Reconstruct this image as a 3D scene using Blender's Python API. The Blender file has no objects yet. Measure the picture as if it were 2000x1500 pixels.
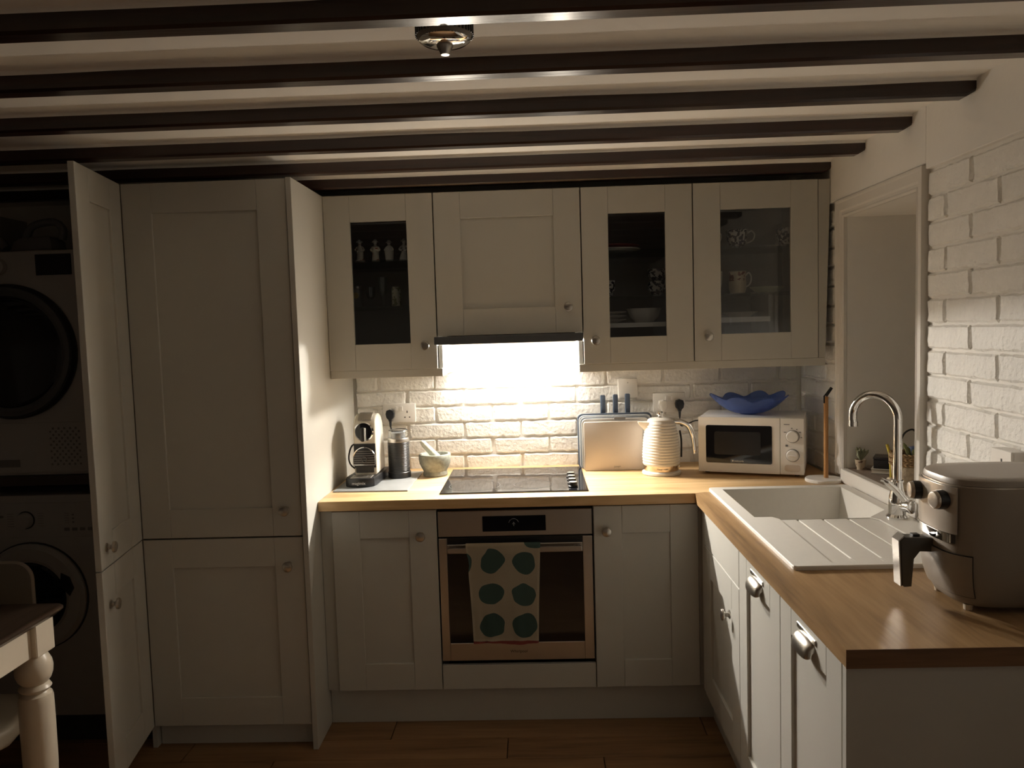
import bpy, bmesh, math, random
from mathutils import Matrix, Vector, noise

sc = bpy.context.scene
COL = sc.collection
random.seed(7)
PI = math.pi

# ---------------------------------------------------------------- camera
cam_d = bpy.data.cameras.new('camera')
cam = bpy.data.objects.new('camera', cam_d)
COL.objects.link(cam)
RIGHT = Vector((0.99914311, 0.02858869, -0.02992875))
UP = Vector((0.02777917, 0.07283683, 0.99695693))
FWD = Vector((-0.0306816, 0.99693404, -0.07198025))
cm = Matrix.Identity(4)
for i in range(3):
    cm[i][0] = RIGHT[i]; cm[i][1] = UP[i]; cm[i][2] = -FWD[i]
cm[0][3], cm[1][3], cm[2][3] = 0.39751, -3.56072, 1.55700
cam.matrix_world = cm
cam_d.sensor_fit = 'HORIZONTAL'
cam_d.sensor_width = 36.0
cam_d.lens = 36.0 * 1527.6 / 2000.0
cam_d.clip_start = 0.05
sc.camera = cam

# ---------------------------------------------------------------- world, lights, exposure
w = bpy.data.worlds.new('night')
sc.world = w
w.use_nodes = True
w.node_tree.nodes['Background'].inputs[0].default_value = (0.9, 0.75, 0.6, 1)
w.node_tree.nodes['Background'].inputs[1].default_value = 0.0005

def area(name, loc, sx, sy, power, color, rot=(0, 0, 0), spread=180):
    l = bpy.data.lights.new(name, 'AREA')
    l.shape = 'RECTANGLE'; l.size = sx; l.size_y = sy
    l.energy = power; l.color = color; l.spread = math.radians(spread)
    o = bpy.data.objects.new(name, l); COL.objects.link(o)
    o.location = loc; o.rotation_euler = rot
    return o
HOOD_COL = (1.0, 0.93, 0.84)
for hx in (0.08, 0.23, 0.38, 0.53):
    l = bpy.data.lights.new('hood_lamp', 'SPOT')      # row of small lamps along the back of the hood
    l.energy = 1.05; l.color = HOOD_COL; l.spot_size = math.radians(178); l.spot_blend = 0.06; l.shadow_soft_size = 0.02
    o = bpy.data.objects.new('hood_lamp', l); COL.objects.link(o); o.location = (hx, -0.055, 1.474)
for hx in (0.15, 0.42):
    # added area lights facing forwards, lifting the room beyond the counter
    area('hood_forward_fill', (hx, -0.050, 1.476), 0.09, 0.03, 8.2, HOOD_COL, (math.radians(-84), 0, 0))
# added lights for a leak along the strip's top edge, lifting ceiling and walls
for hx, hl, hp in ((0.11, 0.12, 1.0), (0.53, 0.06, 0.5)):
    area('hood_strip_fill', (hx, -0.3725, 1.5292), hl, 0.003, hp, (1.0, 0.88, 0.72), (math.radians(180 + 84), 0, 0))
vs = sc.view_settings
vs.view_transform = 'Standard'; vs.look = 'None'; vs.gamma = 1.0; vs.use_curve_mapping = False
vs.exposure = 1.5
sc.cycles.use_denoising = True
sc.cycles.max_bounces = 14; sc.cycles.diffuse_bounces = 12; sc.cycles.glossy_bounces = 5
sc.cycles.transparent_max_bounces = 10
sc.cycles.sample_clamp_indirect = 10.0
sc.cycles.caustics_reflective = True; sc.cycles.caustics_refractive = False

# ---------------------------------------------------------------- materials
def C(h):
    h = h.lstrip('#')
    out = []
    for i in (0, 2, 4):
        v = int(h[i:i + 2], 16) / 255
        out.append(v / 12.92 if v <= 0.04045 else ((v + 0.055) / 1.055) ** 2.4)
    return tuple(out) + (1.0,)

def nt_new(name):
    m = bpy.data.materials.new(name); m.use_nodes = True
    nt = m.node_tree
    return m, nt, nt.nodes['Principled BSDF']

def mat(name, col, rough=0.5, metal=0.0, bump=None, var=0.0, vscale=6.0, coat=0.0, stretch=(1, 1, 1), spec=None, sheen=0.0, emit=None):
    """a plain procedural surface: colour with a little mottling and, optionally, bump = (scale, distance)"""
    m, nt, b = nt_new(name)
    N, L = nt.nodes, nt.links
    c = C(col) if isinstance(col, str) else tuple(col) + (1.0,) * (4 - len(col))
    b.inputs['Base Color'].default_value = c
    b.inputs['Roughness'].default_value = rough
    b.inputs['Metallic'].default_value = metal
    if coat: b.inputs['Coat Weight'].default_value = coat; b.inputs['Coat Roughness'].default_value = 0.12
    if spec is not None: b.inputs['Specular IOR Level'].default_value = spec
    if sheen: b.inputs['Sheen Weight'].default_value = sheen
    if emit:
        b.inputs['Emission Color'].default_value = C(emit[0]); b.inputs['Emission Strength'].default_value = emit[1]
    tc = N.new('ShaderNodeTexCoord'); mp = N.new('ShaderNodeMapping')
    mp.inputs['Scale'].default_value = stretch
    L.new(tc.outputs['Object'], mp.inputs['Vector'])
    if var:
        n = N.new('ShaderNodeTexNoise'); n.inputs['Scale'].default_value = vscale; n.inputs['Detail'].default_value = 4
        L.new(mp.outputs[0], n.inputs['Vector'])
        r = N.new('ShaderNodeValToRGB')
        r.color_ramp.elements[0].position = 0.3; r.color_ramp.elements[1].position = 0.7
        r.color_ramp.elements[0].color = tuple(x * (1 - var) for x in c[:3]) + (1,)
        r.color_ramp.elements[1].color = tuple(min(1, x * (1 + var)) for x in c[:3]) + (1,)
        L.new(n.outputs['Fac'], r.inputs['Fac']); L.new(r.outputs['Color'], b.inputs['Base Color'])
    if bump:
        n2 = N.new('ShaderNodeTexNoise'); n2.inputs['Scale'].default_value = bump[0]; n2.inputs['Detail'].default_value = 5
        L.new(mp.outputs[0], n2.inputs['Vector'])
        bp = N.new('ShaderNodeBump'); bp.inputs['Distance'].default_value = bump[1]; bp.inputs['Strength'].default_value = 1.0
        L.new(n2.outputs['Fac'], bp.inputs['Height']); L.new(bp.outputs['Normal'], b.inputs['Normal'])
    return m

def wood(name, dark, mid, light, axis='x', scale=1.0, rough=0.45, plank=0.0, bump=0.0006, coat=0.0):
    """wood with grain stretched along one axis, fine pores and broad tonal bands"""
    m, nt, b = nt_new(name)
    N, L = nt.nodes, nt.links
    tc = N.new('ShaderNodeTexCoord'); mp = N.new('ShaderNodeMapping')
    st = {'x': (0.7, 9, 9), 'y': (9, 0.7, 9), 'z': (9, 9, 0.7)}[axis]
    mp.inputs['Scale'].default_value = tuple(s * scale for s in st)
    oi = N.new('ShaderNodeObjectInfo'); ad = N.new('ShaderNodeVectorMath'); ad.operation = 'ADD'
    mul = N.new('ShaderNodeVectorMath'); mul.operation = 'SCALE'; mul.inputs[0].default_value = (17.0, 31.0, 11.0)
    L.new(oi.outputs['Random'], mul.inputs['Scale'])
    L.new(tc.outputs['Object'], ad.inputs[0]); L.new(mul.outputs[0], ad.inputs[1]); L.new(ad.outputs[0], mp.inputs['Vector'])
    n1 = N.new('ShaderNodeTexNoise'); n1.inputs['Scale'].default_value = 1.3; n1.inputs['Detail'].default_value = 7; n1.inputs['Roughness'].default_value = 0.62; n1.inputs['Distortion'].default_value = 0.9
    L.new(mp.outputs[0], n1.inputs['Vector'])
    n2 = N.new('ShaderNodeTexNoise'); n2.inputs['Scale'].default_value = 9.0; n2.inputs['Detail'].default_value = 4
    L.new(mp.outputs[0], n2.inputs['Vector'])
    mx = N.new('ShaderNodeMath'); mx.operation = 'MULTIPLY_ADD'; mx.inputs[1].default_value = 0.3
    L.new(n2.outputs['Fac'], mx.inputs[0])
    s1 = N.new('ShaderNodeMath'); s1.operation = 'MULTIPLY'; s1.inputs[1].default_value = 0.75
    L.new(n1.outputs['Fac'], s1.inputs[0]); L.new(s1.outputs[0], mx.inputs[2])
    r = N.new('ShaderNodeValToRGB'); cr = r.color_ramp
    cr.elements[0].position = 0.34; cr.elements[0].color = C(dark)
    cr.elements[1].position = 0.68; cr.elements[1].color = C(light)
    e = cr.elements.new(0.5); e.color = C(mid)
    L.new(mx.outputs[0], r.inputs['Fac']); L.new(r.outputs['Color'], b.inputs['Base Color'])
    b.inputs['Roughness'].default_value = rough
    if coat: b.inputs['Coat Weight'].default_value = coat; b.inputs['Coat Roughness'].default_value = 0.2
    bp = N.new('ShaderNodeBump'); bp.inputs['Distance'].default_value = bump
    L.new(n2.outputs['Fac'], bp.inputs['Height']); L.new(bp.outputs['Normal'], b.inputs['Normal'])
    return m

def clear_glass(name, tint=(1, 1, 1), refl=0.06, rough=0.02):
    """thin clear pane: lets light straight through, reflects by fresnel"""
    m = bpy.data.materials.new(name); m.use_nodes = True
    nt = m.node_tree; N, L = nt.nodes, nt.links
    for n in list(N):
        if n.type != 'OUTPUT_MATERIAL': N.remove(n)
    out = [n for n in N if n.type == 'OUTPUT_MATERIAL'][0]
    t = N.new('ShaderNodeBsdfTransparent'); t.inputs[0].default_value = tuple(tint) + (1,)
    g = N.new('ShaderNodeBsdfGlossy'); g.inputs['Roughness'].default_value = rough
    lw = N.new('ShaderNodeLayerWeight'); lw.inputs[0].default_value = 0.35
    mm = N.new('ShaderNodeMath'); mm.operation = 'MULTIPLY_ADD'; mm.inputs[1].default_value = 0.5; mm.inputs[2].default_value = refl
    L.new(lw.outputs['Facing'], mm.inputs[0])
    mx = N.new('ShaderNodeMixShader')
    L.new(mm.outputs[0], mx.inputs[0]); L.new(t.outputs[0], mx.inputs[1]); L.new(g.outputs[0], mx.inputs[2])
    L.new(mx.outputs[0], out.inputs['Surface'])
    return m

def blotch(name, base, spot, rough=0.25, scale=30.0, thr=0.52, zlo=-1e3, zhi=1e3):
    """glazed ware: base colour with a printed pattern of small shapes between two heights (object space)"""
    m, nt, b = nt_new(name)
    N, L = nt.nodes, nt.links
    tc = N.new('ShaderNodeTexCoord'); n = N.new('ShaderNodeTexNoise')
    n.inputs['Scale'].default_value = scale; n.inputs['Detail'].default_value = 2
    L.new(tc.outputs['Object'], n.inputs['Vector'])
    gt = N.new('ShaderNodeMath'); gt.operation = 'GREATER_THAN'; gt.inputs[1].default_value = thr
    L.new(n.outputs['Fac'], gt.inputs[0])
    sx = N.new('ShaderNodeSeparateXYZ'); L.new(tc.outputs['Object'], sx.inputs[0])
    a = N.new('ShaderNodeMath'); a.operation = 'GREATER_THAN'; a.inputs[1].default_value = zlo; L.new(sx.outputs['Z'], a.inputs[0])
    c = N.new('ShaderNodeMath'); c.operation = 'LESS_THAN'; c.inputs[1].default_value = zhi; L.new(sx.outputs['Z'], c.inputs[0])
    p = N.new('ShaderNodeMath'); p.operation = 'MULTIPLY'; L.new(a.outputs[0], p.inputs[0]); L.new(c.outputs[0], p.inputs[1])
    q = N.new('ShaderNodeMath'); q.operation = 'MULTIPLY'; L.new(p.outputs[0], q.inputs[0]); L.new(gt.outputs[0], q.inputs[1])
    mx = N.new('ShaderNodeMix'); mx.data_type = 'RGBA'
    mx.inputs['A'].default_value = C(base); mx.inputs['B'].default_value = C(spot)
    L.new(q.outputs[0], mx.inputs['Factor']); L.new(mx.outputs['Result'], b.inputs['Base Color'])
    b.inputs['Roughness'].default_value = rough
    return m

M = {}
M['paint'] = mat('cabinet_paint', (0.53, 0.52, 0.475), 0.42, bump=(140, 0.00008), var=0.02, vscale=3)
M['carcass'] = mat('cabinet_carcass', (0.40, 0.40, 0.38), 0.5, var=0.02)
M['plaster'] = mat('white_plaster', (0.84, 0.82, 0.78), 0.8, bump=(9, 0.004), var=0.03, vscale=2)
M['far_wall'] = mat('dining_wall', (0.27, 0.23, 0.19), 0.85, var=0.03, vscale=2)
M['ceiling'] = mat('ceiling_plaster', (0.90, 0.88, 0.84), 0.85, bump=(7, 0.003), var=0.02, vscale=2)
M['trim'] = mat('white_gloss_trim', (0.74, 0.71, 0.66), 0.35, var=0.01)
M['knob'] = mat('brushed_pewter', (0.55, 0.52, 0.47), 0.3, 1.0, bump=(300, 0.00004))
M['chrome'] = mat('chrome', (0.85, 0.85, 0.85), 0.06, 1.0)
M['steel'] = mat('brushed_steel', (0.50, 0.48, 0.45), 0.34, 1.0, bump=(60, 0.00005), stretch=(0.05, 1, 6))
M['black'] = mat('black_plastic', (0.012, 0.012, 0.013), 0.4)
M['blackgloss'] = mat('black_glass', (0.006, 0.006, 0.008), 0.06)
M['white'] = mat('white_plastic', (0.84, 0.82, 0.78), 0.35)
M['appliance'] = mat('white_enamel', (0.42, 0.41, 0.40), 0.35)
M['grey'] = mat('grey_plastic', (0.18, 0.18, 0.18), 0.5)
M['rubber'] = mat('rubber', (0.02, 0.02, 0.02), 0.8)
M['dark'] = mat('dark_void', (0.01, 0.01, 0.01), 0.9)
M['pane'] = clear_glass('pane_glass', (0.86, 0.88, 0.90), 0.05)
M['thin_glass'] = clear_glass('thin_glass', (0.93, 0.95, 0.95), 0.05)
M['oakx'] = wood('oak_worktop_x', '#a98757', '#caa878', '#dcbd92', 'x', 1.0, 0.42)
M['oaky_shaded'] = wood('oak_worktop_y_shaded', '#745a3c', '#93744e', '#a98a62', 'y', 1.0, 0.42)  # same oak, darker: the sink run's dimmer light is put into the colour
M['beam'] = wood('dark_stained_beam', '#120804', '#2a130b', '#3a1c10', 'x', 0.8, 0.3, bump=0.001, coat=0.3)
M['floorwood'] = wood('brown_floorboard', '#64482f', '#876645', '#9b7853', 'x', 0.8, 0.45)
M['tabletop'] = wood('dark_table_wood', '#241b14', '#382b21', '#46382c', 'y', 1.0, 0.28, coat=0.2)
M['cream'] = mat('cream_paint', (0.62, 0.54, 0.42), 0.35, var=0.02)

# ---------------------------------------------------------------- geometry helpers
WM = {}   # world matrix of every object that parents others, by name

def box(bm, x0, x1, y0, y1, z0, z1, bev=0.0, seg=1):
    v = [bm.verts.new(p) for p in ((x0, y0, z0), (x1, y0, z0), (x1, y1, z0), (x0, y1, z0), (x0, y0, z1), (x1, y0, z1), (x1, y1, z1), (x0, y1, z1))]
    fs = [bm.faces.new([v[i] for i in q]) for q in ((0, 3, 2, 1), (4, 5, 6, 7), (0, 1, 5, 4), (1, 2, 6, 5), (2, 3, 7, 6), (3, 0, 4, 7))]
    if bev:
        ed = list({e for f in fs for e in f.edges})
        bmesh.ops.bevel(bm, geom=ed, offset=bev, segments=seg, affect='EDGES', profile=0.5)
    return fs

def ring(bm, pts):
    return [bm.verts.new(p) for p in pts]

def bridge(bm, a, b):
    n = len(a)
    for i in range(n):
        j = (i + 1) % n
        bm.faces.new((a[i], a[j], b[j], b[i]))

def loft(bm, rings, cap0=True, cap1=True):
    rs = [ring(bm, r) for r in rings]
    for a, b in zip(rs, rs[1:]): bridge(bm, a, b)
    if cap0: bm.faces.new(list(reversed(rs[0])))
    if cap1: bm.faces.new(rs[-1])
    return rs

def lathe(bm, prof, seg=32, mtx=None, capped=True):
    """revolve (r, z) about local z"""
    rs = []
    for r, z in prof:
        rs.append([(max(r, 1e-4) * math.cos(2 * PI * i / seg), max(r, 1e-4) * math.sin(2 * PI * i / seg), z) for i in range(seg)])
    if mtx is not None:
        rs = [[tuple(mtx @ Vector(p)) for p in r] for r in rs]
    loft(bm, rs, capped, capped)

def at(x, y, z, rot=None):
    m = Matrix.Translation((x, y, z))
    if rot == '-y': m = m @ Matrix.Rotation(PI / 2, 4, 'X')      # local +z points to -y
    if rot == '-x': m = m @ Matrix.Rotation(-PI / 2, 4, 'Y')     # local +z points to -x
    if rot == 'down': m = m @ Matrix.Rotation(PI, 4, 'X')
    return m

def tube(bm, pts, r, seg=10, caps=True):
    pts = [Vector(p) for p in pts]; n = len(pts)
    rr = r if isinstance(r, (list, tuple)) else [r] * n
    tang = []
    for i in range(n):
        t = (pts[min(i + 1, n - 1)] - pts[max(i - 1, 0)]).normalized(); tang.append(t)
    u = tang[0].orthogonal().normalized()
    rings = []
    for i in range(n):
        u = (u - tang[i] * u.dot(tang[i])).normalized()
        v = tang[i].cross(u)
        rings.append([tuple(pts[i] + (u * math.cos(2 * PI * k / seg) + v * math.sin(2 * PI * k / seg)) * rr[i]) for k in range(seg)])
    loft(bm, rings, caps, caps)

def spline(ctrl, n=8):
    """Catmull-Rom through control points"""
    P = [Vector(c) for c in ctrl]; P = [P[0] * 2 - P[1]] + P + [P[-1] * 2 - P[-2]]
    out = []
    for i in range(1, len(P) - 2):
        for k in range(n):
            t = k / n
            out.append(0.5 * ((2 * P[i]) + (P[i + 1] - P[i - 1]) * t + (2 * P[i - 1] - 5 * P[i] + 4 * P[i + 1] - P[i + 2]) * t * t + (3 * P[i] - P[i - 1] - 3 * P[i + 1] + P[i + 2]) * t ** 3))
    out.append(P[-2])
    return out

def prism(bm, poly, d0, d1, axis='y', bev=0.0, seg=2):
    """extrude a 2-D polygon: axis 'y' uses (x,z), 'x' uses (y,z), 'z' uses (x,y)"""
    f = {'y': lambda p, d: (p[0], d, p[1]), 'x': lambda p, d: (d, p[0], p[1]), 'z': lambda p, d: (p[0], p[1], d)}[axis]
    a = [bm.verts.new(f(p, d0)) for p in poly]; b = [bm.verts.new(f(p, d1)) for p in poly]
    fs = [bm.faces.new(list(reversed(a))), bm.faces.new(b)]
    n = len(poly)
    for i in range(n):
        j = (i + 1) % n
        fs.append(bm.faces.new((a[i], a[j], b[j], b[i])))
    bmesh.ops.recalc_face_normals(bm, faces=fs)
    if bev:
        ed = list(set(fs[0].edges) | set(fs[1].edges))
        bmesh.ops.bevel(bm, geom=ed, offset=bev, segments=seg, affect='EDGES', profile=0.5)

def rrect(x0, x1, z0, z1, r, n=6):
    out = []
    for cx, cz, a0 in ((x1 - r, z1 - r, 0), (x0 + r, z1 - r, PI / 2), (x0 + r, z0 + r, PI), (x1 - r, z0 + r, 3 * PI / 2)):
        for k in range(n + 1):
            a = a0 + PI / 2 * k / n
            out.append((cx + r * math.cos(a), cz + r * math.sin(a)))
    return out

def obj(name, bm, m, parent=None, smooth=False, local=False, sharp=0.6):
    """link a bmesh (built in world space, or in the parent's space with local=True) as one mesh object"""
    bmesh.ops.recalc_face_normals(bm, faces=bm.faces[:])
    if parent is not None and not local:
        bm.transform(WM[parent.name].inverted())
    if smooth:
        for f in bm.faces: f.smooth = True
        for e in bm.edges:
            if len(e.link_faces) == 2 and e.calc_face_angle(0) > sharp: e.smooth = False
    me = bpy.data.meshes.new(name); bm.to_mesh(me); bm.free()
    for mm in (m if isinstance(m, (list, tuple)) else [m]): me.materials.append(mm)
    o = bpy.data.objects.new(name, me); COL.objects.link(o)
    if parent is not None:
        o.parent = parent; WM[o.name] = WM[parent.name].copy()
    else:
        WM[o.name] = Matrix.Identity(4)
    return o

def B(): return bmesh.new()

def tag(o, label, cat, group=None):
    o['label'] = label; o['category'] = cat
    if group: o['group'] = group
    return o

def thing(name, label, cat, loc=(0, 0, 0), rz=0.0, group=None):
    o = bpy.data.objects.new(name, None); COL.objects.link(o)
    o.empty_display_size = 0.05
    o.location = loc; o.rotation_euler = (0, 0, rz)
    WM[o.name] = Matrix.Translation(loc) @ Matrix.Rotation(rz, 4, 'Z')
    return tag(o, label, cat, group)

def struct(name, bm, m, parent=None, **k):
    o = obj(name, bm, m, parent, **k)
    if parent is None: o['kind'] = 'structure'
    return o

def dup(root, loc, rz=0.0, label=None, group=None):
    r = root.copy(); COL.objects.link(r); r.location = loc; r.rotation_euler = (0, 0, rz)
    if label: r['label'] = label
    if group: r['group'] = group
    for ch in list(root.children):
        c = ch.copy(); COL.objects.link(c); c.parent = r
        for g in ch.children:
            d = g.copy(); COL.objects.link(d); d.parent = c
    return r

def text(parent, body, size, mtx, m, name='lettering', extrude=0.0003, align='CENTER'):
    cu = bpy.data.curves.new(name, 'FONT'); cu.body = body; cu.size = size; cu.extrude = extrude
    cu.align_x = align; cu.align_y = 'CENTER'; cu.materials.append(m)
    tmp = bpy.data.objects.new(name, cu); COL.objects.link(tmp)
    me = bpy.data.meshes.new_from_object(tmp.evaluated_get(bpy.context.evaluated_depsgraph_get()))
    bpy.data.objects.remove(tmp); bpy.data.curves.remove(cu)
    o = bpy.data.objects.new(name, me); COL.objects.link(o); o.parent = parent
    if not me.materials: me.materials.append(m)
    o.matrix_local = WM[parent.name].inverted() @ mtx
    return o
FACE_Y = Matrix.Rotation(PI / 2, 4, 'X')                                     # text readable from -y
FACE_X = Matrix.Rotation(-PI / 2, 4, 'Z') @ Matrix.Rotation(PI / 2, 4, 'X')   # text readable from -x
# ================================================================ the room
XR = 1.62          # plane of the right wall behind its bricks
YB = 0.078         # plane of the back wall behind its bricks
CZ = 2.188         # ceiling
# floor: base slab and separate boards
bm = B(); box(bm, -3.2, 2.2, -5.4, 0.2, -0.08, -0.012)
floor = struct('floor', bm, mat('floor_base', (0.015, 0.01, 0.008), 0.9))
board_meshes = []
for k in range(3):
    bm = B(); box(bm, -0.6, 0.6, -0.069, 0.069, -0.012, 0.0, 0.0015)
    bm.normal_update()
    me = bpy.data.meshes.new('floorboard'); bm.to_mesh(me); bm.free(); me.materials.append(M['floorwood']); board_meshes.append(me)
row = 0
y = -0.62
rng = random.Random(3)
while y > -3.5:
    x = -2.6 + (0.0, 0.45, 0.8)[row % 3]
    while x < 1.5:
        o = bpy.data.objects.new('floorboard', rng.choice(board_meshes)); COL.objects.link(o)
        o.parent = floor; o.location = (x + 0.6, y, 0)
        x += 1.203
    y -= 0.1405; row += 1

# back wall
bm = B(); box(bm, -2.75, XR + 0.4, YB, YB + 0.15, -0.08, CZ + 0.12)
wall_back = struct('wall_back', bm, M['plaster'])
# left wall and the wall behind the camera close the room
bm = B(); box(bm, -2.75, -2.6, -5.4, YB, -0.08, CZ + 0.12)
struct('wall_left', bm, M['far_wall'])
bm = B(); box(bm, -2.75, XR + 0.4, -5.4, -5.25, -0.08, CZ + 0.12)
struct('wall_front', bm, M['far_wall'])
# ceiling, with the beams standing out of its plaster
bm = B(); box(bm, -2.75, XR + 0.4, -5.4, YB + 0.15, CZ, CZ + 0.12)
ceiling = struct('ceiling', bm, M['ceiling'])
yb = [-0.345, -0.670, -1.018, -1.376, -1.720, -2.057, -2.40, -2.75, -3.10, -3.45, -3.80, -4.15, -4.50, -4.85]
for k, y0 in enumerate(yb):
    xe = 1.612
    bm = B()
    zt = CZ + 0.004; zb = 2.141; wd = 0.050
    n = 40
    rings = []
    rg = random.Random(20 + k)
    def wob(i, s): return noise.noise(Vector((i * 0.22 + s * 9.1, k * 3.7, s))) * 0.0006
    for i in range(n + 1):
        x = -2.6 + (xe - 0.035 - (-2.6)) * i / (n - 1) if i < n else xe
        b = 0.006
        y_0 = y0 + wob(i, 1); y_1 = y0 + wd + wob(i, 2); z_0 = zb + wob(i, 3)
        if i == n: z_0 += 0.020
        rings.append([(x, y_0, zt), (x, y_0, z_0 + b), (x, y_0 + b, z_0), (x, y_1 - b, z_0), (x, y_1, z_0 + b), (x, y_1, zt)])
    loft(bm, rings)
    struct('beam', bm, M['beam'], ceiling, smooth=True)
    # plaster run up to the beam in a soft cove
    for s, ye in ((-1, y0), (1, y0 + wd)):
        bm = B(); r = 0.009; pts = [(ye, CZ)]
        for a in range(7):
            t = PI / 2 * a / 6
            pts.append((ye + s * (r - r * math.sin(t)), CZ - (r - r * math.cos(t))))
        pts = [(ye, CZ), (ye, CZ - r)] + [(ye + s * (r - r * math.cos(PI / 2 * a / 6)), CZ - r + r * math.sin(PI / 2 * a / 6)) for a in range(1, 7)]
        prism(bm, pts, -2.6, xe, 'x')
        struct('plaster_cove', bm, M['ceiling'], ceiling, smooth=True)

# right wall with the window opening  y -1.04 .. -0.455, z 0.92 .. 1.945
OY0, OY1, OZ0, OZ1 = -1.04, -0.455, 0.915, 1.945
bm = B()
box(bm, XR, XR + 0.40, -5.4, OY0, -0.08, CZ + 0.05)
box(bm, XR, XR + 0.40, OY1, YB, -0.08, CZ + 0.05)
box(bm, XR, XR + 0.40, OY0, OY1, -0.08, OZ0)
box(bm, XR, XR + 0.40, OY0, OY1, OZ1, CZ + 0.05)
# thicker smooth plaster above the brickwork, with a step beside the window head
box(bm, XR - 0.020, XR, -5.4, -1.105, 2.000, CZ + 0.02, 0.002)
box(bm, XR - 0.020, XR, -1.1048, YB, 2.018, CZ + 0.02, 0.002)
wall_right = struct('wall_right', bm, M['plaster'])

# bricks: rough white-painted slips, several variants that share their mesh
M['brick'] = mat('white_painted_brick', (0.85, 0.835, 0.795), 0.6, bump=(65, 0.0055), var=0.04, vscale=14)
def brick_mesh(seed, L, H, T):
    """a slip lying in the x-z plane, front towards -y, its back at y = 0"""
    nx = max(3, round(L / 0.020)); e = 0.0060
    us = [0.0, e] + [e + (L - 2 * e) * i / nx for i in range(1, nx)] + [L - e, L]
    vs = [0.0, e, H * 0.36, H * 0.64, H - e, H]
    bm = B(); grid = []
    def nz_(p, s): return noise.noise(Vector((p[0] * s + seed * 13.7, p[1] * s + seed * 5.3, seed * 2.1)))
    for v in vs:
        rowv = []
        for u in us:
            x, z = u - L / 2, v - H / 2
            rim_ = u in (0.0, L) or v in (0.0, H)
            d = T * (0.35 if rim_ else 1.0) + 0.0024 * nz_((x, z), 30) + 0.0020 * nz_((x, z), 85)
            x += 0.0060 * nz_((x * 2, z + .3), 45) * (1 if u in (0.0, L) or u in (e, L - e) else .3)
            z += 0.0046 * nz_((x + .7, z * 2), 40) * (1 if v in (0.0, H) or v in (e, H - e) else .3)
            if u in (0.0, L) and v in (0.0, H): x *= 0.962; z *= 0.82
            rowv.append(bm.verts.new((x, -d, z)))
        grid.append(rowv)
    nx, nz = len(us) - 1, len(vs) - 1
    for j in range(nz):
        for i in range(nx):
            bm.faces.new((grid[j][i], grid[j][i + 1], grid[j + 1][i + 1], grid[j + 1][i]))
    rim = grid[0][:] + [grid[j][-1] for j in range(1, nz + 1)] + list(reversed(grid[-1][:-1])) + [grid[j][0] for j in range(nz - 1, 0, -1)]
    back = [bm.verts.new((v.co.x * 1.005, 0.004, v.co.z * 1.01)) for v in rim]
    bridge(bm, rim, back)
    bmesh.ops.recalc_face_normals(bm, faces=bm.faces[:])
    for f in bm.faces: f.smooth = True
    for e_ in bm.edges:
        if len(e_.link_faces) == 2 and e_.calc_face_angle(0) > 0.55: e_.smooth = False
    me = bpy.data.meshes.new('brick'); bm.to_mesh(me); bm.free(); me.materials.append(M['brick'])
    return me
_bm = {}
def brick(parent, L, H, T, loc, rz, seed):
    key = (round(L, 3), round(H, 3), seed)
    if key not in _bm: _bm[key] = brick_mesh(seed + int(L * 1000), L, H, T)
    o = bpy.data.objects.new('brick', _bm[key]); COL.objects.link(o)
    o.parent = parent; o.location = loc; o.rotation_euler = (random.uniform(-.012, .012), random.uniform(-.006, .006), rz + random.uniform(-.008, .008))
    return o
# back wall courses (between the tall panel and the corner, worktop to wall cupboards and behind the hood)
JP = 0.265
k = 0
z = 0.8935
while z < 1.56:
    off = 0.058 if k % 2 == 0 else -0.075
    n0 = -3
    while True:
        a, b = off + n0 * JP, off + (n0 + 1) * JP
        n0 += 1
        a2, b2 = max(a, -0.450), min(b, 1.605)
        if a >= 1.60: break
        if b2 - a2 < 0.035: continue
        if z > 1.36 and (b2 < -0.1 or a2 > 0.72): continue
        j = random.uniform(-0.006, 0.006)
        brick(wall_back, b2 - a2 - 0.008, 0.0690, 0.0115, ((a2 + b2) / 2 + j * 0.5, YB - 0.001, z + 0.038 + random.uniform(-.0015, .0015)), 0, random.randrange(5))
    z += 0.0765; k += 1
# right wall courses, camera side of the window
k = 0
z = 0.832 + 0.0775
while z < 1.96:
    off = -1.205 if k % 2 == 0 else -1.3375
    edges = [-1.094]
    yj = off
    while yj > -2.75:
        edges.append(yj); yj -= JP
    for a, b in zip(edges, edges[1:]):
        if a - b < 0.035: continue
        brick(wall_right, a - b - 0.008, 0.0710, 0.0105, (XR + 0.001, (a + b) / 2, z + 0.0385 + random.uniform(-.0015, .0015)), -PI / 2, random.randrange(5))
    z += 0.0775; k += 1
# right wall courses between the corner and the window
k = 0
z = 0.832 + 0.0775
while z < 1.96:
    edges = [0.055, -0.13, -0.395] if k % 2 == 0 else [0.055, 0.0, -0.262, -0.395]
    for a, b in zip(edges, edges[1:]):
        brick(wall_right, a - b - 0.008, 0.0710, 0.0105, (XR + 0.001, (a + b) / 2, z + 0.0385), -PI / 2, random.randrange(5))
    z += 0.0775; k += 1

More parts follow.
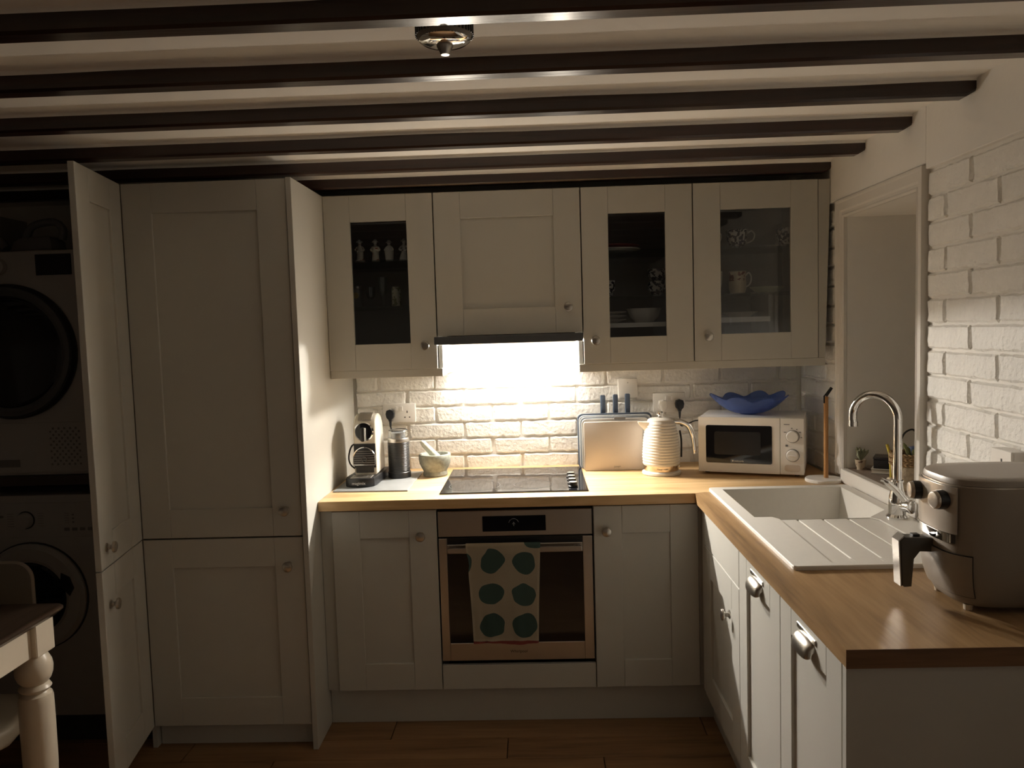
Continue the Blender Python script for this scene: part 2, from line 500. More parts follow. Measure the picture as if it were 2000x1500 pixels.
# architrave round the window: moulded strip, mitred
bm = B()
prof = [(0.0, 0.010), (0.006, 0.016), (0.012, 0.012), (0.020, 0.012), (0.026, 0.018), (0.052, 0.020), (0.058, 0.024), (0.064, 0.024), (0.064, -0.002), (0.0, -0.002)]
path = [(OY1, OZ0 + 0.02), (OY1, OZ1), (OY0, OZ1), (OY0, OZ0 + 0.02)]
dirs = [(1, 0), (1, 1), (-1, 1), (-1, 0)]
wfac = [0.86, 1.0, 1.0, 0.80]
rings = []
for (py, pz), (dy, dz), wf in zip(path, dirs, (0.85, 1.0, 1.0, 0.85)):
    rings.append([(XR - 0.003 - t, py + dy * s * (0.85 if dy else 1), pz + dz * s * 1.06) for s, t in prof])
loft(bm, rings)
struct('trim_1', bm, M['trim'], smooth=True, sharp=0.3)

# window deep in the recess, with its sill board
bm = B()
wx = XR + 0.33
for (a, b, c, d) in ((OY0, OY1, OZ0 + .05, OZ0 + .11), (OY0, OY1, OZ1 - .06, OZ1), (OY0, OY0 + .06, OZ0 + .11, OZ1 - .06), (OY1 - .06, OY1, OZ0 + .11, OZ1 - .06), (-0.765, -0.73, OZ0 + .11, OZ1 - .06)):
    box(bm, wx, wx + 0.06, a, b, c, d, 0.004)
win = struct('window_1', bm, M['trim'])
bm = B(); box(bm, wx + 0.025, wx + 0.031, OY0 + .05, OY1 - .05, OZ0 + .10, OZ1 - .05)
struct('pane', bm, clear_glass('night_pane', (0.5, 0.5, 0.5), 0.06), win)
bm = B(); box(bm, wx + 0.07, wx + 0.08, OY0 - .01, OY1 + .01, OZ0, OZ1)
struct('night_sheet', bm, M['dark'], win)  # plain dark sheet behind the pane, standing for the night outside
bm = B()
box(bm, XR - 0.004, wx + 0.02, OY0 + 0.001, OY1 - 0.001, OZ0 - 0.02, 0.963)
M['sill'] = wood('grey_brown_sill', '#6b5d50', '#83756a', '#978a7d', 'y', 1.0, 0.5)
struct('sill', bm, M['sill'], win)
bm = B(); box(bm, XR - 0.034, XR - 0.004, -1.085, -0.475, 0.911, 0.9645, 0.003)
struct('sill_front', bm, M['trim'], win)
# ================================================================ fitted units
def knob(parent, x, y, z, rot='-y', R=0.019, ring_=False):
    bm = B()
    prof = [(0.0001, 0), (R * 0.75, 0), (R * 0.75, 0.003), (R * 0.42, 0.006), (R * 0.36, 0.014), (R * 0.55, 0.018), (R * 0.98, 0.021), (R, 0.025), (R * 0.9, 0.029), (R * 0.5, 0.0315), (0.0001, 0.032)]
    lathe(bm, prof, 24, at(x, y, z, rot))
    return obj('knob', bm, M['knob'], parent, smooth=True)

def shaker(parent, x0, x1, z0, z1, fy, glass=False, kn=None, st=0.107, rl=0.107, name='door', local=False, mtx=None, t=0.02):
    """framed door facing -y; stiles and rails meet in fine joints, the panel lies back in the frame"""
    g = 0.0004
    bm = B()
    box(bm, x0, x0 + st, fy, fy + t, z0, z1, 0.0012)
    box(bm, x1 - st, x1, fy, fy + t, z0, z1, 0.0012)
    box(bm, x0 + st + g, x1 - st - g, fy, fy + t, z0, z0 + rl, 0.0012)
    box(bm, x0 + st + g, x1 - st - g, fy, fy + t, z1 - rl, z1, 0.0012)
    d = obj(name, bm, M['paint'], parent, local=local)
    bm = B()
    if glass:
        box(bm, x0 + st - .005, x1 - st + .005, fy + .009, fy + .013, z0 + rl - .005, z1 - rl + .005)
        obj('glass_pane', bm, M['pane'], d, local=local)
    else:
        box(bm, x0 + st - .002, x1 - st + .002, fy + .0085, fy + t - .002, z0 + rl - .002, z1 - rl + .002)
        obj('panel', bm, M['paint'], d, local=local)
    if kn: 
        if local:
            bm = B()
            R = 0.019
            prof = [(0.0001, 0), (R * 0.75, 0), (R * 0.75, 0.003), (R * 0.42, 0.006), (R * 0.36, 0.014), (R * 0.55, 0.018), (R * 0.98, 0.021), (R, 0.025), (R * 0.9, 0.029), (R * 0.5, 0.0315), (0.0001, 0.032)]
            lathe(bm, prof, 24, at(kn[0], fy, kn[1], '-y'))
            obj('knob', bm, M['knob'], d, smooth=True, local=True)
        else: knob(d, kn[0], fy, kn[1])
    return d

def carcass(parent, x0, x1, y0, y1, z0, z1, t=0.018, name='carcass', m=None):
    bm = B()
    box(bm, x0, x0 + t, y0, y1, z0, z1); box(bm, x1 - t, x1, y0, y1, z0, z1)
    box(bm, x0 + t, x1 - t, y0, y1, z0, z0 + t); box(bm, x0 + t, x1 - t, y0, y1, z1 - t, z1)
    box(bm, x0 + t, x1 - t, y1 - 0.008, y1, z0 + t, z1 - t)
    return obj(name, bm, m or M['carcass'], parent)

# ---- tall fridge unit
t = thing('fridge_unit', 'tall shaker fronted fridge housing with two doors and two knobs', 'fridge', (-0.777, -0.749, 0))
carcass(t, -1.077, -0.477, -0.726, 0.05, 0.093, 2.112)
shaker(t, -1.0755, -0.4785, 0.8155, 2.112, -0.749, kn=(-0.536, 0.913))
shaker(t, -1.0755, -0.4785, 0.096, 0.8095, -0.749, kn=(-0.533, 0.705))
bm = B(); box(bm, -1.077, -0.477, -0.700, -0.684, 0.001, 0.090)
obj('plinth', bm, M['paint'], t)

bm = B(); box(bm, -0.475, -0.455, -0.757, 0.055, 0.001, 2.1145, 0.0012)
tag(obj('tall_end_panel', bm, M['paint']), 'tall plain grey panel standing between fridge doors and worktop', 'panel')

# ---- laundry cupboard with its pair of doors swung open
t = thing('laundry_cupboard', 'dark open utility cupboard with shaker doors swung out beside the fridge', 'cupboard', (-1.5, -0.74, 0))
bm = B(); box(bm, -1.098, -1.081, -0.728, 0.05, 0.001, 2.112); obj('side_panel', bm, M['paint'], t)
bm = B(); box(bm, -1.96, -1.943, -0.728, 0.05, 0.001, 2.112); obj('side_panel', bm, M['paint'], t)
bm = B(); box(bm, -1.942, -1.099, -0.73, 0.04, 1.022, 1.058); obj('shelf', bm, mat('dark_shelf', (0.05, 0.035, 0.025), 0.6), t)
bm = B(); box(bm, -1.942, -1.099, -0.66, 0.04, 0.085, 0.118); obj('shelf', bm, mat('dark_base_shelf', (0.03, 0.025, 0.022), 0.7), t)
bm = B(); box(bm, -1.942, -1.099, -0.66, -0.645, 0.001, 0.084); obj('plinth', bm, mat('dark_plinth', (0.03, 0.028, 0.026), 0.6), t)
HINGE = (-1.0775, -0.748)
OPEN = math.radians(99.5)
for z0, z1, kz in ((0.8145, 2.112, 0.880), (0.096, 0.8105, 0.690)):
    rot = Matrix.Translation((HINGE[0], HINGE[1], 0)) @ Matrix.Rotation(OPEN, 4, 'Z')
    d = shaker(t, -0.395, -0.003, z0, z1, 0.0, kn=(-0.395 + 0.052, kz), local=True)
    loc = WM[t.name].inverted() @ rot
    d.location = loc.translation; d.rotation_euler = (0, 0, OPEN)

# ---- base units along the back wall
t = thing('base_unit', 'shaker base cupboard left of the oven with knob at top right', 'cupboard', (-0.23, -0.6, 0))
carcass(t, -0.452, -0.002, -0.579, 0.05, 0.150, 0.868)
shaker(t, -0.4075, -0.0015, 0.151, 0.865, -0.600, kn=(-0.063, 0.766))
bm = B(); box(bm, -0.4535, -0.410, -0.590, -0.574, 0.151, 0.865); obj('filler_strip', bm, M['paint'], t)

t = thing('base_unit', 'shaker base cupboard right of the oven with knob at top left', 'cupboard', (0.8, -0.6, 0))
carcass(t, 0.602, 1.002, -0.579, 0.05, 0.150, 0.868)
shaker(t, 0.6035, 1.002, 0.151, 0.865, -0.600, kn=(0.651, 0.770))
bm = B(); box(bm, 1.0035, 1.028, -0.594, -0.576, 0.151, 0.865); obj('corner_post', bm, M['paint'], t)

bm = B(); box(bm, -0.4535, 1.0835, -0.556, -0.540, 0.001, 0.1485)
tag(obj('plinth_board', bm, M['paint']), 'long plain plinth board under the oven and its neighbouring cupboards', 'plinth')

# ---- built-in oven and the strip below it
t = thing('oven', 'built-in steel oven with dark glass door and black display', 'oven', (0.3, -0.6, 0.262))
bm = B(); box(bm, 0.012, 0.590, -0.577, -0.05, 0.268, 0.860); obj('body', bm, M['black'], t)
bm = B(); box(bm, 0.004, 0.597, -0.600, -0.578, 0.757, 0.858, 0.002); pn = obj('control_panel', bm, M['steel'], t)
bm = B(); box(bm, 0.176, 0.420, -0.6025, -0.599, 0.776, 0.836, 0.001); dsp = obj('display', bm, M['blackgloss'], pn)
M['print'] = mat('pale_print', (0.35, 0.38, 0.38), 0.5)
bm = B()
for a0, a1 in ((15, 60), (65, 120), (128, 170)):
    pts = [(0.297 + 0.019 * math.cos(math.radians(a)), -0.6032, 0.806 + 0.019 * math.sin(math.radians(a))) for a in range(a0, a1 + 1, 5)]
    tube(bm, pts, 0.0009, 6)
tube(bm, [(0.297, -0.6032, 0.797), (0.297, -0.6032, 0.812)], 0.0012, 6)
tube(bm, [(0.292, -0.6032, 0.8035), (0.297, -0.6032, 0.812), (0.302, -0.6032, 0.8035)], 0.0009, 6)
obj('dial_marks', bm, M['print'], pn)
bm = B()
ox0, ox1, oz0, oz1 = 0.004, 0.597, 0.265, 0.751
box(bm, ox0, 0.036, -0.600, -0.578, oz0, oz1, .0015); box(bm, 0.560, ox1, -0.600, -0.578, oz0, oz1, .0015)
box(bm, 0.036, 0.560, -0.600, -0.578, oz0, 0.335, .0015); box(bm, 0.036, 0.560, -0.600, -0.578, 0.690, 0.726, .0015)
box(bm, 0.036, 0.560, -0.592, -0.578, 0.726, oz1)
dr = obj('door', bm, M['steel'], t)
bm = B(); box(bm, 0.036, 0.560, -0.597, -0.5785, 0.335, 0.690); obj('window', bm, M['blackgloss'], dr)
bm = B(); box(bm, 0.037, 0.559, -0.5945, -0.5925, 0.727, 0.7505); obj('handle_recess', bm, M['black'], dr)
bm = B()
prism(bm, rrect(0.040, 0.556, 0.700, 0.722, 0.008, 4), -0.636, -0.622, 'y', 0.003)
for hx in (0.062, 0.534): box(bm, hx - .010, hx + .010, -0.624, -0.599, 0.704, 0.718, 0.002)
obj('handle', bm, M['steel'], dr)
text(dr, 'Whirlpool', 0.016, Matrix.Translation((0.303, -0.6003, 0.300)) @ FACE_Y, M['black'])
bm = B(); box(bm, 0.002, 0.600, -0.600, -0.582, 0.151, 0.2475, 0.001)
tag(obj('filler_panel', bm, M['paint']), 'low blank grey panel directly below the oven door', 'panel')

# ---- tea towel over the oven handle
def towel_mat():
    m, nt, b = nt_new('spotted_towel')
    N, L = nt.nodes, nt.links
    tc = N.new('ShaderNodeTexCoord'); sx = N.new('ShaderNodeSeparateXYZ'); L.new(tc.outputs['Object'], sx.inputs[0])
    cb = N.new('ShaderNodeCombineXYZ'); L.new(sx.outputs['X'], cb.inputs[0]); L.new(sx.outputs['Z'], cb.inputs[1])
    nz = N.new('ShaderNodeTexNoise'); nz.inputs['Scale'].default_value = 13; nz.inputs['Detail'].default_value = 1
    L.new(cb.outputs[0], nz.inputs['Vector'])
    sc_ = N.new('ShaderNodeVectorMath'); sc_.operation = 'SCALE'; sc_.inputs['Scale'].default_value = 0.035
    sb = N.new('ShaderNodeVectorMath'); sb.operation = 'SUBTRACT'; sb.inputs[1].default_value = (.5, .5, .5)
    L.new(nz.outputs['Color'], sb.inputs[0]); L.new(sb.outputs[0], sc_.inputs[0])
    ad = N.new('ShaderNodeVectorMath'); L.new(cb.outputs[0], ad.inputs[0]); L.new(sc_.outputs[0], ad.inputs[1])
    fl = N.new('ShaderNodeVectorMath'); fl.operation = 'MULTIPLY'; fl.inputs[1].default_value = (1, 1, 0); L.new(ad.outputs[0], fl.inputs[0])
    prev = None
    X0, Z0 = 0.255, 0.35
    for cx, cz, r in ((0.211, 0.672, 1), (0.332, 0.664, 1), (0.208, 0.548, 1), (0.330, 0.543, 1), (0.206, 0.424, 1), (0.329, 0.420, 1), (0.09, 0.665, 1), (0.372, 0.765, 1)):
        dn = N.new('ShaderNodeVectorMath'); dn.operation = 'DISTANCE'; dn.inputs[1].default_value = (cx - X0, cz - Z0, 0)
        L.new(fl.outputs[0], dn.inputs[0])
        if prev is None: prev = dn.outputs['Value']
        else:
            mn = N.new('ShaderNodeMath'); mn.operation = 'MINIMUM'; L.new(prev, mn.inputs[0]); L.new(dn.outputs['Value'], mn.inputs[1]); prev = mn.outputs[0]
    lt = N.new('ShaderNodeMath'); lt.operation = 'LESS_THAN'; lt.inputs[1].default_value = 0.046; L.new(prev, lt.inputs[0])
    mx = N.new('ShaderNodeMix'); mx.data_type = 'RGBA'; mx.inputs['A'].default_value = (0.66, 0.58, 0.44, 1); mx.inputs['B'].default_value = (0.10, 0.17, 0.15, 1)
    L.new(lt.outputs[0], mx.inputs['Factor'])
    hm = N.new('ShaderNodeMath'); hm.operation = 'LESS_THAN'; hm.inputs[1].default_value = 0.010; L.new(sx.outputs['Z'], hm.inputs[0])
    m2 = N.new('ShaderNodeMix'); m2.data_type = 'RGBA'; m2.inputs['B'].default_value = (0.35, 0.08, 0.07, 1)
    L.new(hm.outputs[0], m2.inputs['Factor']); L.new(mx.outputs['Result'], m2.inputs['A'])
    L.new(m2.outputs['Result'], b.inputs['Base Color']); b.inputs['Roughness'].default_value = 0.95
    wv = N.new('ShaderNodeTexNoise'); wv.inputs['Scale'].default_value = 400; L.new(tc.outputs['Object'], wv.inputs['Vector'])
    bp = N.new('ShaderNodeBump'); bp.inputs['Distance'].default_value = 0.0006; L.new(wv.outputs['Fac'], bp.inputs['Height']); L.new(bp.outputs[0], b.inputs['Normal'])
    return m
bm = B()
nu, path = 24, []
for i in range(17): path.append((-0.6405, 0.349 + (0.728 - 0.349) * i / 16))
for a in range(1, 8):
    th = PI * a / 8
    path.append((-0.629 - 0.0115 * math.cos(th), 0.728 + 0.0115 * math.sin(th)))
for i in range(5): path.append((-0.6175, 0.728 - 0.028 * i / 2))
rows = []
for j, (py, pz) in enumerate(path):
    s = min(1, max(0, (pz - 0.349) / 0.39)); r = []
    xl = 0.131 + (0.112 - 0.131) * s ** 1.6; xr = 0.381 + (0.397 - 0.381) * s ** 1.2
    if 0.70 > pz > 0.63: xl += 0.006 * math.sin((pz - .63) / .07 * PI)
    for i in range(nu + 1):
        u = i / nu
        x = xl + (xr - xl) * u
        front = j <= 16
        wv = (0.0035 * math.sin(u * 9 + 1.5) + 0.003 * math.sin(u * 21 + pz * 14)) * (1 - s) if front else 0
        wz = 0.004 * math.sin(u * 7) * (1 - s) if front else 0
        edge = -0.004 * (1 - s) * (u > .93)
        r.append(bm.verts.new((x, py - 0.0015 - abs(wv) - 0.0005 + edge, pz + wz)))
    rows.append(r)
for a, b in zip(rows, rows[1:]):
    for i in range(nu): bm.faces.new((a[i], a[i + 1], b[i + 1], b[i]))
bmesh.ops.solidify(bm, geom=bm.faces[:], thickness=0.0016)
tw = thing('tea_towel', 'cream tea towel with large dark green spots hanging on the oven', 'towel', (0.255, -0.629, 0.35))
obj('cloth', bm, towel_mat(), tw, smooth=True, sharp=1.2)

# ---- units of the sink leg: fronts at x = 1.01 facing -x.  built facing -y in a turned frame
def turned(x, y):  # local x runs towards the camera (-y), local -y faces -x
    return (x, y, 0), -PI / 2
def leg_thing(name, label, cat, ystart):
    loc, rz = turned(1.01, ystart)
    return thing(name, label, cat, loc, rz)

def cup_handle(parent, cx, z, fy, wdt=0.105):
    bm = B(); rings = []
    nv, nu = 9, 16
    for i in range(nu + 1):
        a = PI * i / nu
        s = max(0.02, math.sin(a)) ** 0.28
        x = cx - wdt / 2 * math.cos(a)
        rings.append([(x, fy - 0.026 * s * math.sin(PI / 2 * k / nv * 1.12), z - 0.014 + 0.034 * s * math.cos(PI / 2 * k / nv * 1.12)) for k in range(nv + 1)])
    vs_ = [[bm.verts.new(p) for p in r] for r in rings]
    for a, b in zip(vs_, vs_[1:]):
        for k in range(nv): bm.faces.new((a[k], a[k + 1], b[k + 1], b[k]))
    bmesh.ops.recalc_face_normals(bm, faces=bm.faces[:])
    bmesh.ops.solidify(bm, geom=bm.faces[:], thickness=0.002)
    box(bm, cx - wdt / 2 - .008, cx + wdt / 2 + .008, fy - .0035, fy, z + 0.016, z + 0.029, 0.001)
    return obj('cup_handle', bm, M['knob'], parent, smooth=True, local=True)

t = leg_thing('sink_unit', 'sink cupboard with blank drawer front above a shadowed knobbed door', 'cupboard', -0.62)
bm = B(); box(bm, 0.047, 0.543, 0.0, 0.020, 0.728, 0.865, 0.0012); obj('drawer_front', bm, M['paint'], t, local=True)
shaker(t, 0.047, 0.543, 0.151, 0.7245, 0.0, kn=(0.425, 0.600), local=True, rl=0.10, st=0.095)
bm = B(); box(bm, 0.003, 0.044, 0.002, 0.020, 0.151, 0.865); obj('filler_strip', bm, M['paint'], t, local=True)
bm = B()
box(bm, 0.045, 0.062, 0.0215, 0.58, 0.150, 0.72); box(bm, 0.528, 0.545, 0.0215, 0.58, 0.150, 0.72); box(bm, 0.062, 0.528, 0.0215, 0.58, 0.150, 0.168)
obj('carcass', bm, M['carcass'], t, local=True)
for nm, lab, y0 in (('appliance_unit', 'tall shaker front with cup handle between the sink cupboard and worktop end unit', -1.165),
                    ('appliance_unit', 'shaker front with cup handle at the worktop end, touching the flat end panel', -1.5725)):
    t = leg_thing(nm, lab, 'cupboard', y0)
    d = shaker(t, 0.002, 0.4055, 0.151, 0.865, 0.0, local=True, st=0.085, rl=0.085)
    cup_handle(d, 0.200, 0.806, 0.0)
    bm = B(); box(bm, 0.004, 0.4035, 0.0215, 0.57, 0.150, 0.867); obj('carcass', bm, M['carcass'], t, local=True)
t = leg_thing('leg_end_panel', 'flat dark grey end panel closing the worktop leg nearest the viewer', 'panel', -1.98)
bm = B(); box(bm, 0.0525, 0.0715, -0.019, 0.605, 0.001, 0.8705, 0.001); obj('panel', bm, M['paint'], t, local=True)
bm = B(); box(bm, 0.0015, 0.0505, 0.012, 0.030, 0.001, 0.868); obj('filler_strip', bm, M['paint'], t, local=True)
bm = B(); box(bm, 1.0605, 1.0765, -2.030, -0.560, 0.001, 0.1485)
tag(obj('plinth_board', bm, M['paint']), 'shadowed plinth board below the sink leg cupboards', 'plinth')

# ---- wall units
WZ0, WZ1, WF = 1.398, 2.113, -0.345
def wall_unit(label, x0, x1, kn, glass=True, z0=WZ0, kx=None, name='wall_unit', st=0.108):
    t = thing(name, label, 'cupboard', ((x0 + x1) / 2, WF, z0))
    carcass(t, x0 + .002, x1 - .002, WF + .022, YB - .018, z0, WZ1)
    shaker(t, x0 + .0024, x1 - .0024, z0, WZ1, WF, glass=glass, kn=kn, st=st)
    return t
wa = wall_unit('glazed wall cupboard left of the hood holding white figurines', -0.456, -0.0035, (-0.053, 1.494))
wh = wall_unit('solid fronted short wall cupboard directly above the cooker hood', -0.0035, 0.596, (0.538, 1.635), False, 1.530)
wc = wall_unit('glazed wall cupboard just right of the hood with plates and a bowl', 0.596, 1.0475, (0.646, 1.494))
wd_ = wall_unit('widest glazed wall cupboard by the window with patterned cups and a jug', 1.0475, 1.550, (1.102, 1.497))
bm = B(); prism(bm, [(1.5515, WZ0), (1.578, WZ0), (1.599, WZ1), (1.5515, WZ1)], WF + .006, WF + .022, 'y'); obj('filler_strip', bm, M['paint'], wd_)
# pelmets and decor end panels below the hood
def pelmet(label, x0, x1, side):
    t = thing('pelmet', label, 'pelmet', ((x0 + x1) / 2, WF, 1.365))
    bm = B(); box(bm, x0, x1, WF + .004, WF + .022, 1.3655, 1.3972, .001); obj('board', bm, M['paint'], t)
    bm = B()
    a, b = (x1 - .017, x1) if side > 0 else (x0, x0 + .017)
    box(bm, a, b, WF + .0235, YB - .020, 1.3655, 1.492, .001); 
    obj('end_panel', bm, M['paint'], t)
pelmet('painted pelmet strip under the figurine cupboard left of the hood', -0.453, 0.014, 1)
pelmet('painted pelmet strip under the two glazed cupboards right of the hood', 0.578, 1.577, -1)

# shelves inside
def shelf(parent, x0, x1, y0, z, th, m):
    bm = B(); box(bm, x0, x1, y0, YB - .028, z - th, z); return obj('shelf', bm, m, parent)
shelf(wa, -0.434, -0.024, -0.30, 1.853, 0.008, M['thin_glass'])
shelf(wa, -0.434, -0.024, -0.30, 1.662, 0.008, M['thin_glass'])
shelf(wc, 0.617, 1.026, -0.30, 1.862, 0.006, M['thin_glass'])
shelf(wc, 0.617, 1.026, -0.30, 1.672, 0.006, M['thin_glass'])
shelf(wc, 0.617, 1.026, -0.26, 1.562, 0.019, M['white'])
shelf(wd_, 1.069, 1.529, -0.30, 1.863, 0.006, M['thin_glass'])
shelf(wd_, 1.069, 1.529, -0.30, 1.672, 0.006, M['thin_glass'])
shelf(wd_, 1.069, 1.384, -0.25, 1.572, 0.021, M['white'])
bm = B(); box(bm, 1.3855, 1.4015, -0.22, YB - .028, 1.417, 1.664); obj('divider', bm, M['carcass'], wd_)

# ---- cooker hood
t = thing('cooker_hood', 'slim telescopic cooker hood with lit underside between the wall cupboards', 'cooker hood', (0.296, -0.35, 1.495))
bm = B(); box(bm, -0.014, 0.5935, -0.372, -0.352, 1.4945, 1.5275, 0.002); obj('front_strip', bm, mat('dark_grey_metal', (0.11, 0.12, 0.135), 0.4, 0.5), t)
bm = B(); box(bm, 0.018, 0.574, -0.3505, 0.04, 1.4960, 1.5275); obj('body', bm, M['steel'], t)
M['lamp'] = mat('lit_lamp_lens', (0.9, 0.9, 0.85), 0.3, emit=('#fff1dc', 14.0))
for hx in (0.08, 0.23, 0.38, 0.53):
    bm = B(); box(bm, hx - .035, hx + .035, -0.080, -0.030, 1.4915, 1.4958); obj('lamp_lens', bm, M['lamp'], t)

# ---- worktop: two oak-effect lengths meeting in the corner, cut out for the sink
WT0, WT1 = 0.872, 0.910
t = thing('worktop', 'L-shaped oak effect worktop running under the wall cupboards and along the sink', 'worktop', (0.5, -0.3, 0.872))
bm = B(); prism(bm, [(-0.4535, 0.062), (-0.4535, -0.618), (0.9890, -0.618), (1.030, -0.600), (1.604, -0.600), (1.604, 0.062)], WT0, WT1, 'z', 0.0018, 1)
obj('back_run', bm, M['oakx'], t)
bm = B()
EX = 1.602
prism(bm, [(0.989, -2.056), (1.070, -2.056), (1.070, -0.6005), (1.030, -0.6005), (0.989, -0.6187)], WT0, WT1, 'z')
box(bm, 1.070, EX, -2.056, -1.550, WT0, WT1); box(bm, 1.552, EX, -1.550, -0.6005, WT0, WT1); box(bm, 1.070, 1.552, -0.602, -0.6005, WT0, WT1)
bmesh.ops.remove_doubles(bm, verts=bm.verts[:], dist=0.0001)
obj('sink_run', bm, M['oaky_shaded'], t)
bm = B(); box(bm, 0.988, EX, -2.0585, -2.0562, WT0, WT1); obj('end_strip', bm, wood('oak_edging', '#5d422a', '#79583a', '#8d6b48', 'x', 1.0, 0.45), t)
# ================================================================ things on the worktop
WT = 0.910
# ---- hob
t = thing('hob', 'flat black glass electric hob set into the worktop under the hood', 'hob', (0.298, -0.275, WT))
bm = B(); box(bm, 0.005, 0.592, -0.535, -0.016, WT + .0003, WT + .0055, 0.0015)
M['hobglass'] = mat('hob_glass', (0.008, 0.008, 0.010), 0.05)
g = obj('glass_plate', bm, M['hobglass'], t)
M['ringmark'] = mat('hob_ring_print', (0.06, 0.06, 0.06), 0.3)
for cx, cy, r in ((0.135, -0.40, 0.105), (0.135, -0.155, 0.080), (0.375, -0.40, 0.080), (0.375, -0.155, 0.105)):
    bm = B(); rings = []
    for rr, zz in ((r, 0), (r, .0003), (r - .002, .0003), (r - .002, 0)):
        rings.append([(cx + rr * math.cos(2 * PI * i / 48), cy + rr * math.sin(2 * PI * i / 48), WT + .0056 + zz) for i in range(48)])
    rs = [ring(bm, q) for q in rings]
    for a, b in zip(rs, rs[1:]): bridge(bm, a, b)
    obj('zone_ring', bm, M['ringmark'], g)
for ky in (-0.262, -0.330, -0.398, -0.466):
    bm = B(); lathe(bm, [(0.019, 0), (0.019, 0.004), (0.0165, 0.006), (0.0165, 0.017), (0.0155, 0.0185), (0.0001, 0.019)], 24, at(0.534, ky, WT + .0057))
    k_ = obj('control_knob', bm, M['black'], t, smooth=True)
    bm = B(); lathe(bm, [(0.0001, 0.0), (0.0150, 0.0), (0.0150, 0.0012), (0.0001, 0.0014)], 24, at(0.534, ky, WT + .0250)); obj('knob_cap', bm, M['steel'], k_, smooth=True)

# ---- inset sink
t = thing('sink', 'white composite inset sink with bowl and grooved drainer set into the oak worktop', 'sink', (1.31, -1.07, WT))
M['sinkmat'] = mat('white_composite', (0.70, 0.68, 0.63), 0.38, var=0.015, vscale=60)
outer = rrect(1.050, 1.572, -1.563, -0.572, 0.012, 3)
hole = [(1.092, -0.612), (1.092, -1.045), (1.148, -1.047), (1.163, -1.074), (1.155, -1.535), (1.470, -1.535), (1.466, -1.105), (1.450, -1.075), (1.534, -0.985), (1.534, -0.612)]
RZ = 0.9215
bm = B()
vo = [bm.verts.new((x, y, RZ)) for x, y in outer]; vh = [bm.verts.new((x, y, RZ)) for x, y in hole]
eds = [bm.edges.new((vo[i], vo[(i + 1) % len(vo)])) for i in range(len(vo))] + [bm.edges.new((vh[i], vh[(i + 1) % len(vh)])) for i in range(len(vh))]
bmesh.ops.triangle_fill(bm, use_beauty=True, edges=eds)
# soft outer edge down to the worktop
o1 = [bm.verts.new((1.311 + (x - 1.311) * 1.006, -1.0675 + (y + 1.0675) * 1.003, RZ - .003)) for x, y in outer]
o2 = [bm.verts.new((1.311 + (x - 1.311) * 1.007, -1.0675 + (y + 1.0675) * 1.0035, WT + .0003)) for x, y in outer]
bridge(bm, vo, o1); bridge(bm, o1, o2)
# inner lip of the whole opening
h1 = [bm.verts.new((x, y, RZ - .005)) for x, y in hole]
bridge(bm, vh, h1)
rim = obj('rim', bm, M['sinkmat'], t)
bm = B()
bowl = [(1.092, -0.612), (1.092, -1.045), (1.148, -1.047), (1.163, -1.068), (1.455, -1.068), (1.534, -0.985), (1.534, -0.612)]
cx, cy = 1.313, -0.83
top = [(x, y, RZ - .0045) for x, y in bowl]
bot = [(cx + (x - cx) * .93, cy + (y - cy) * .92, 0.745) for x, y in bowl]
flo = [(cx + (x - cx) * .86, cy + (y - cy) * .85, 0.735) for x, y in bowl]
rs = [ring(bm, q) for q in (top, bot, flo)]
bridge(bm, rs[0], rs[1]); bridge(bm, rs[1], rs[2]); bm.faces.new(rs[2])
obj('bowl', bm, M['sinkmat'], t)
bm = B(); lathe(bm, [(0.0001, 0), (0.042, 0), (0.042, 0.002), (0.030, 0.003), (0.0001, 0.0015)], 24, at(1.313, -0.83, 0.7355)); obj('waste', bm, M['chrome'], t, smooth=True)
# drainer: strips separated by ribs of light (shallow grooves)
bm = B()
xs = [(1.160, 1.217), (1.225, 1.297), (1.305, 1.377), (1.385, 1.468)]
for i, (a, b) in enumerate(xs):
    box(bm, a, b, -1.532, -1.070, 0.9105, 0.9165 - 0.0003 * i, 0.001)
box(bm, 1.158, 1.469, -1.534, -1.0695, 0.9103, 0.9128)
for i in range(3):
    g0, g1 = xs[i][1], xs[i + 1][0]
    box(bm, g0, g1, -1.533, -1.49, 0.911, 0.9163); 
obj('drainer', bm, M['sinkmat'], t)

# ---- mixer tap with swan neck
tx, ty, tz = 1.528, -1.088, RZ
t = thing('tap', 'chrome swan neck mixer tap standing at the back edge of the sink', 'tap', (tx, ty, tz))
bm = B(); lathe(bm, [(0.0001, 0), (0.033, 0), (0.033, 0.004), (0.029, 0.009), (0.0265, 0.012), (0.0255, 0.045), (0.0235, 0.070), (0.018, 0.092), (0.0155, 0.112), (0.0185, 0.114), (0.0185, 0.120), (0.0140, 0.122), (0.0001, 0.122)], 28, at(tx, ty, tz + .0003))
obj('body', bm, M['chrome'], t, smooth=True)
d = Vector((-0.60, 0.80, 0)).normalized()
zb_, R_ = tz + 0.118, 0.076
ztop = 1.232
pts = [(tx, ty, zb_), (tx, ty, 1.10), (tx, ty, 1.16)]
for a in range(0, 11):
    th = math.radians(18 * a * 1.02)
    pts.append((tx + d.x * (R_ - R_ * math.cos(th)), ty + d.y * (R_ - R_ * math.cos(th)), ztop + R_ * math.sin(th)))
e = Vector(pts[-1]); pts.append((e.x - d.x * .002, e.y - d.y * .002, e.z - 0.018))
bm = B(); tube(bm, spline(pts, 5), 0.0135, 16)
tube(bm, [Vector(pts[-1]) + Vector((0, 0, .006)), Vector(pts[-1]) + Vector((0, 0, -.010))], 0.0150, 16)
obj('spout', bm, M['chrome'], t, smooth=True)
bm = B()
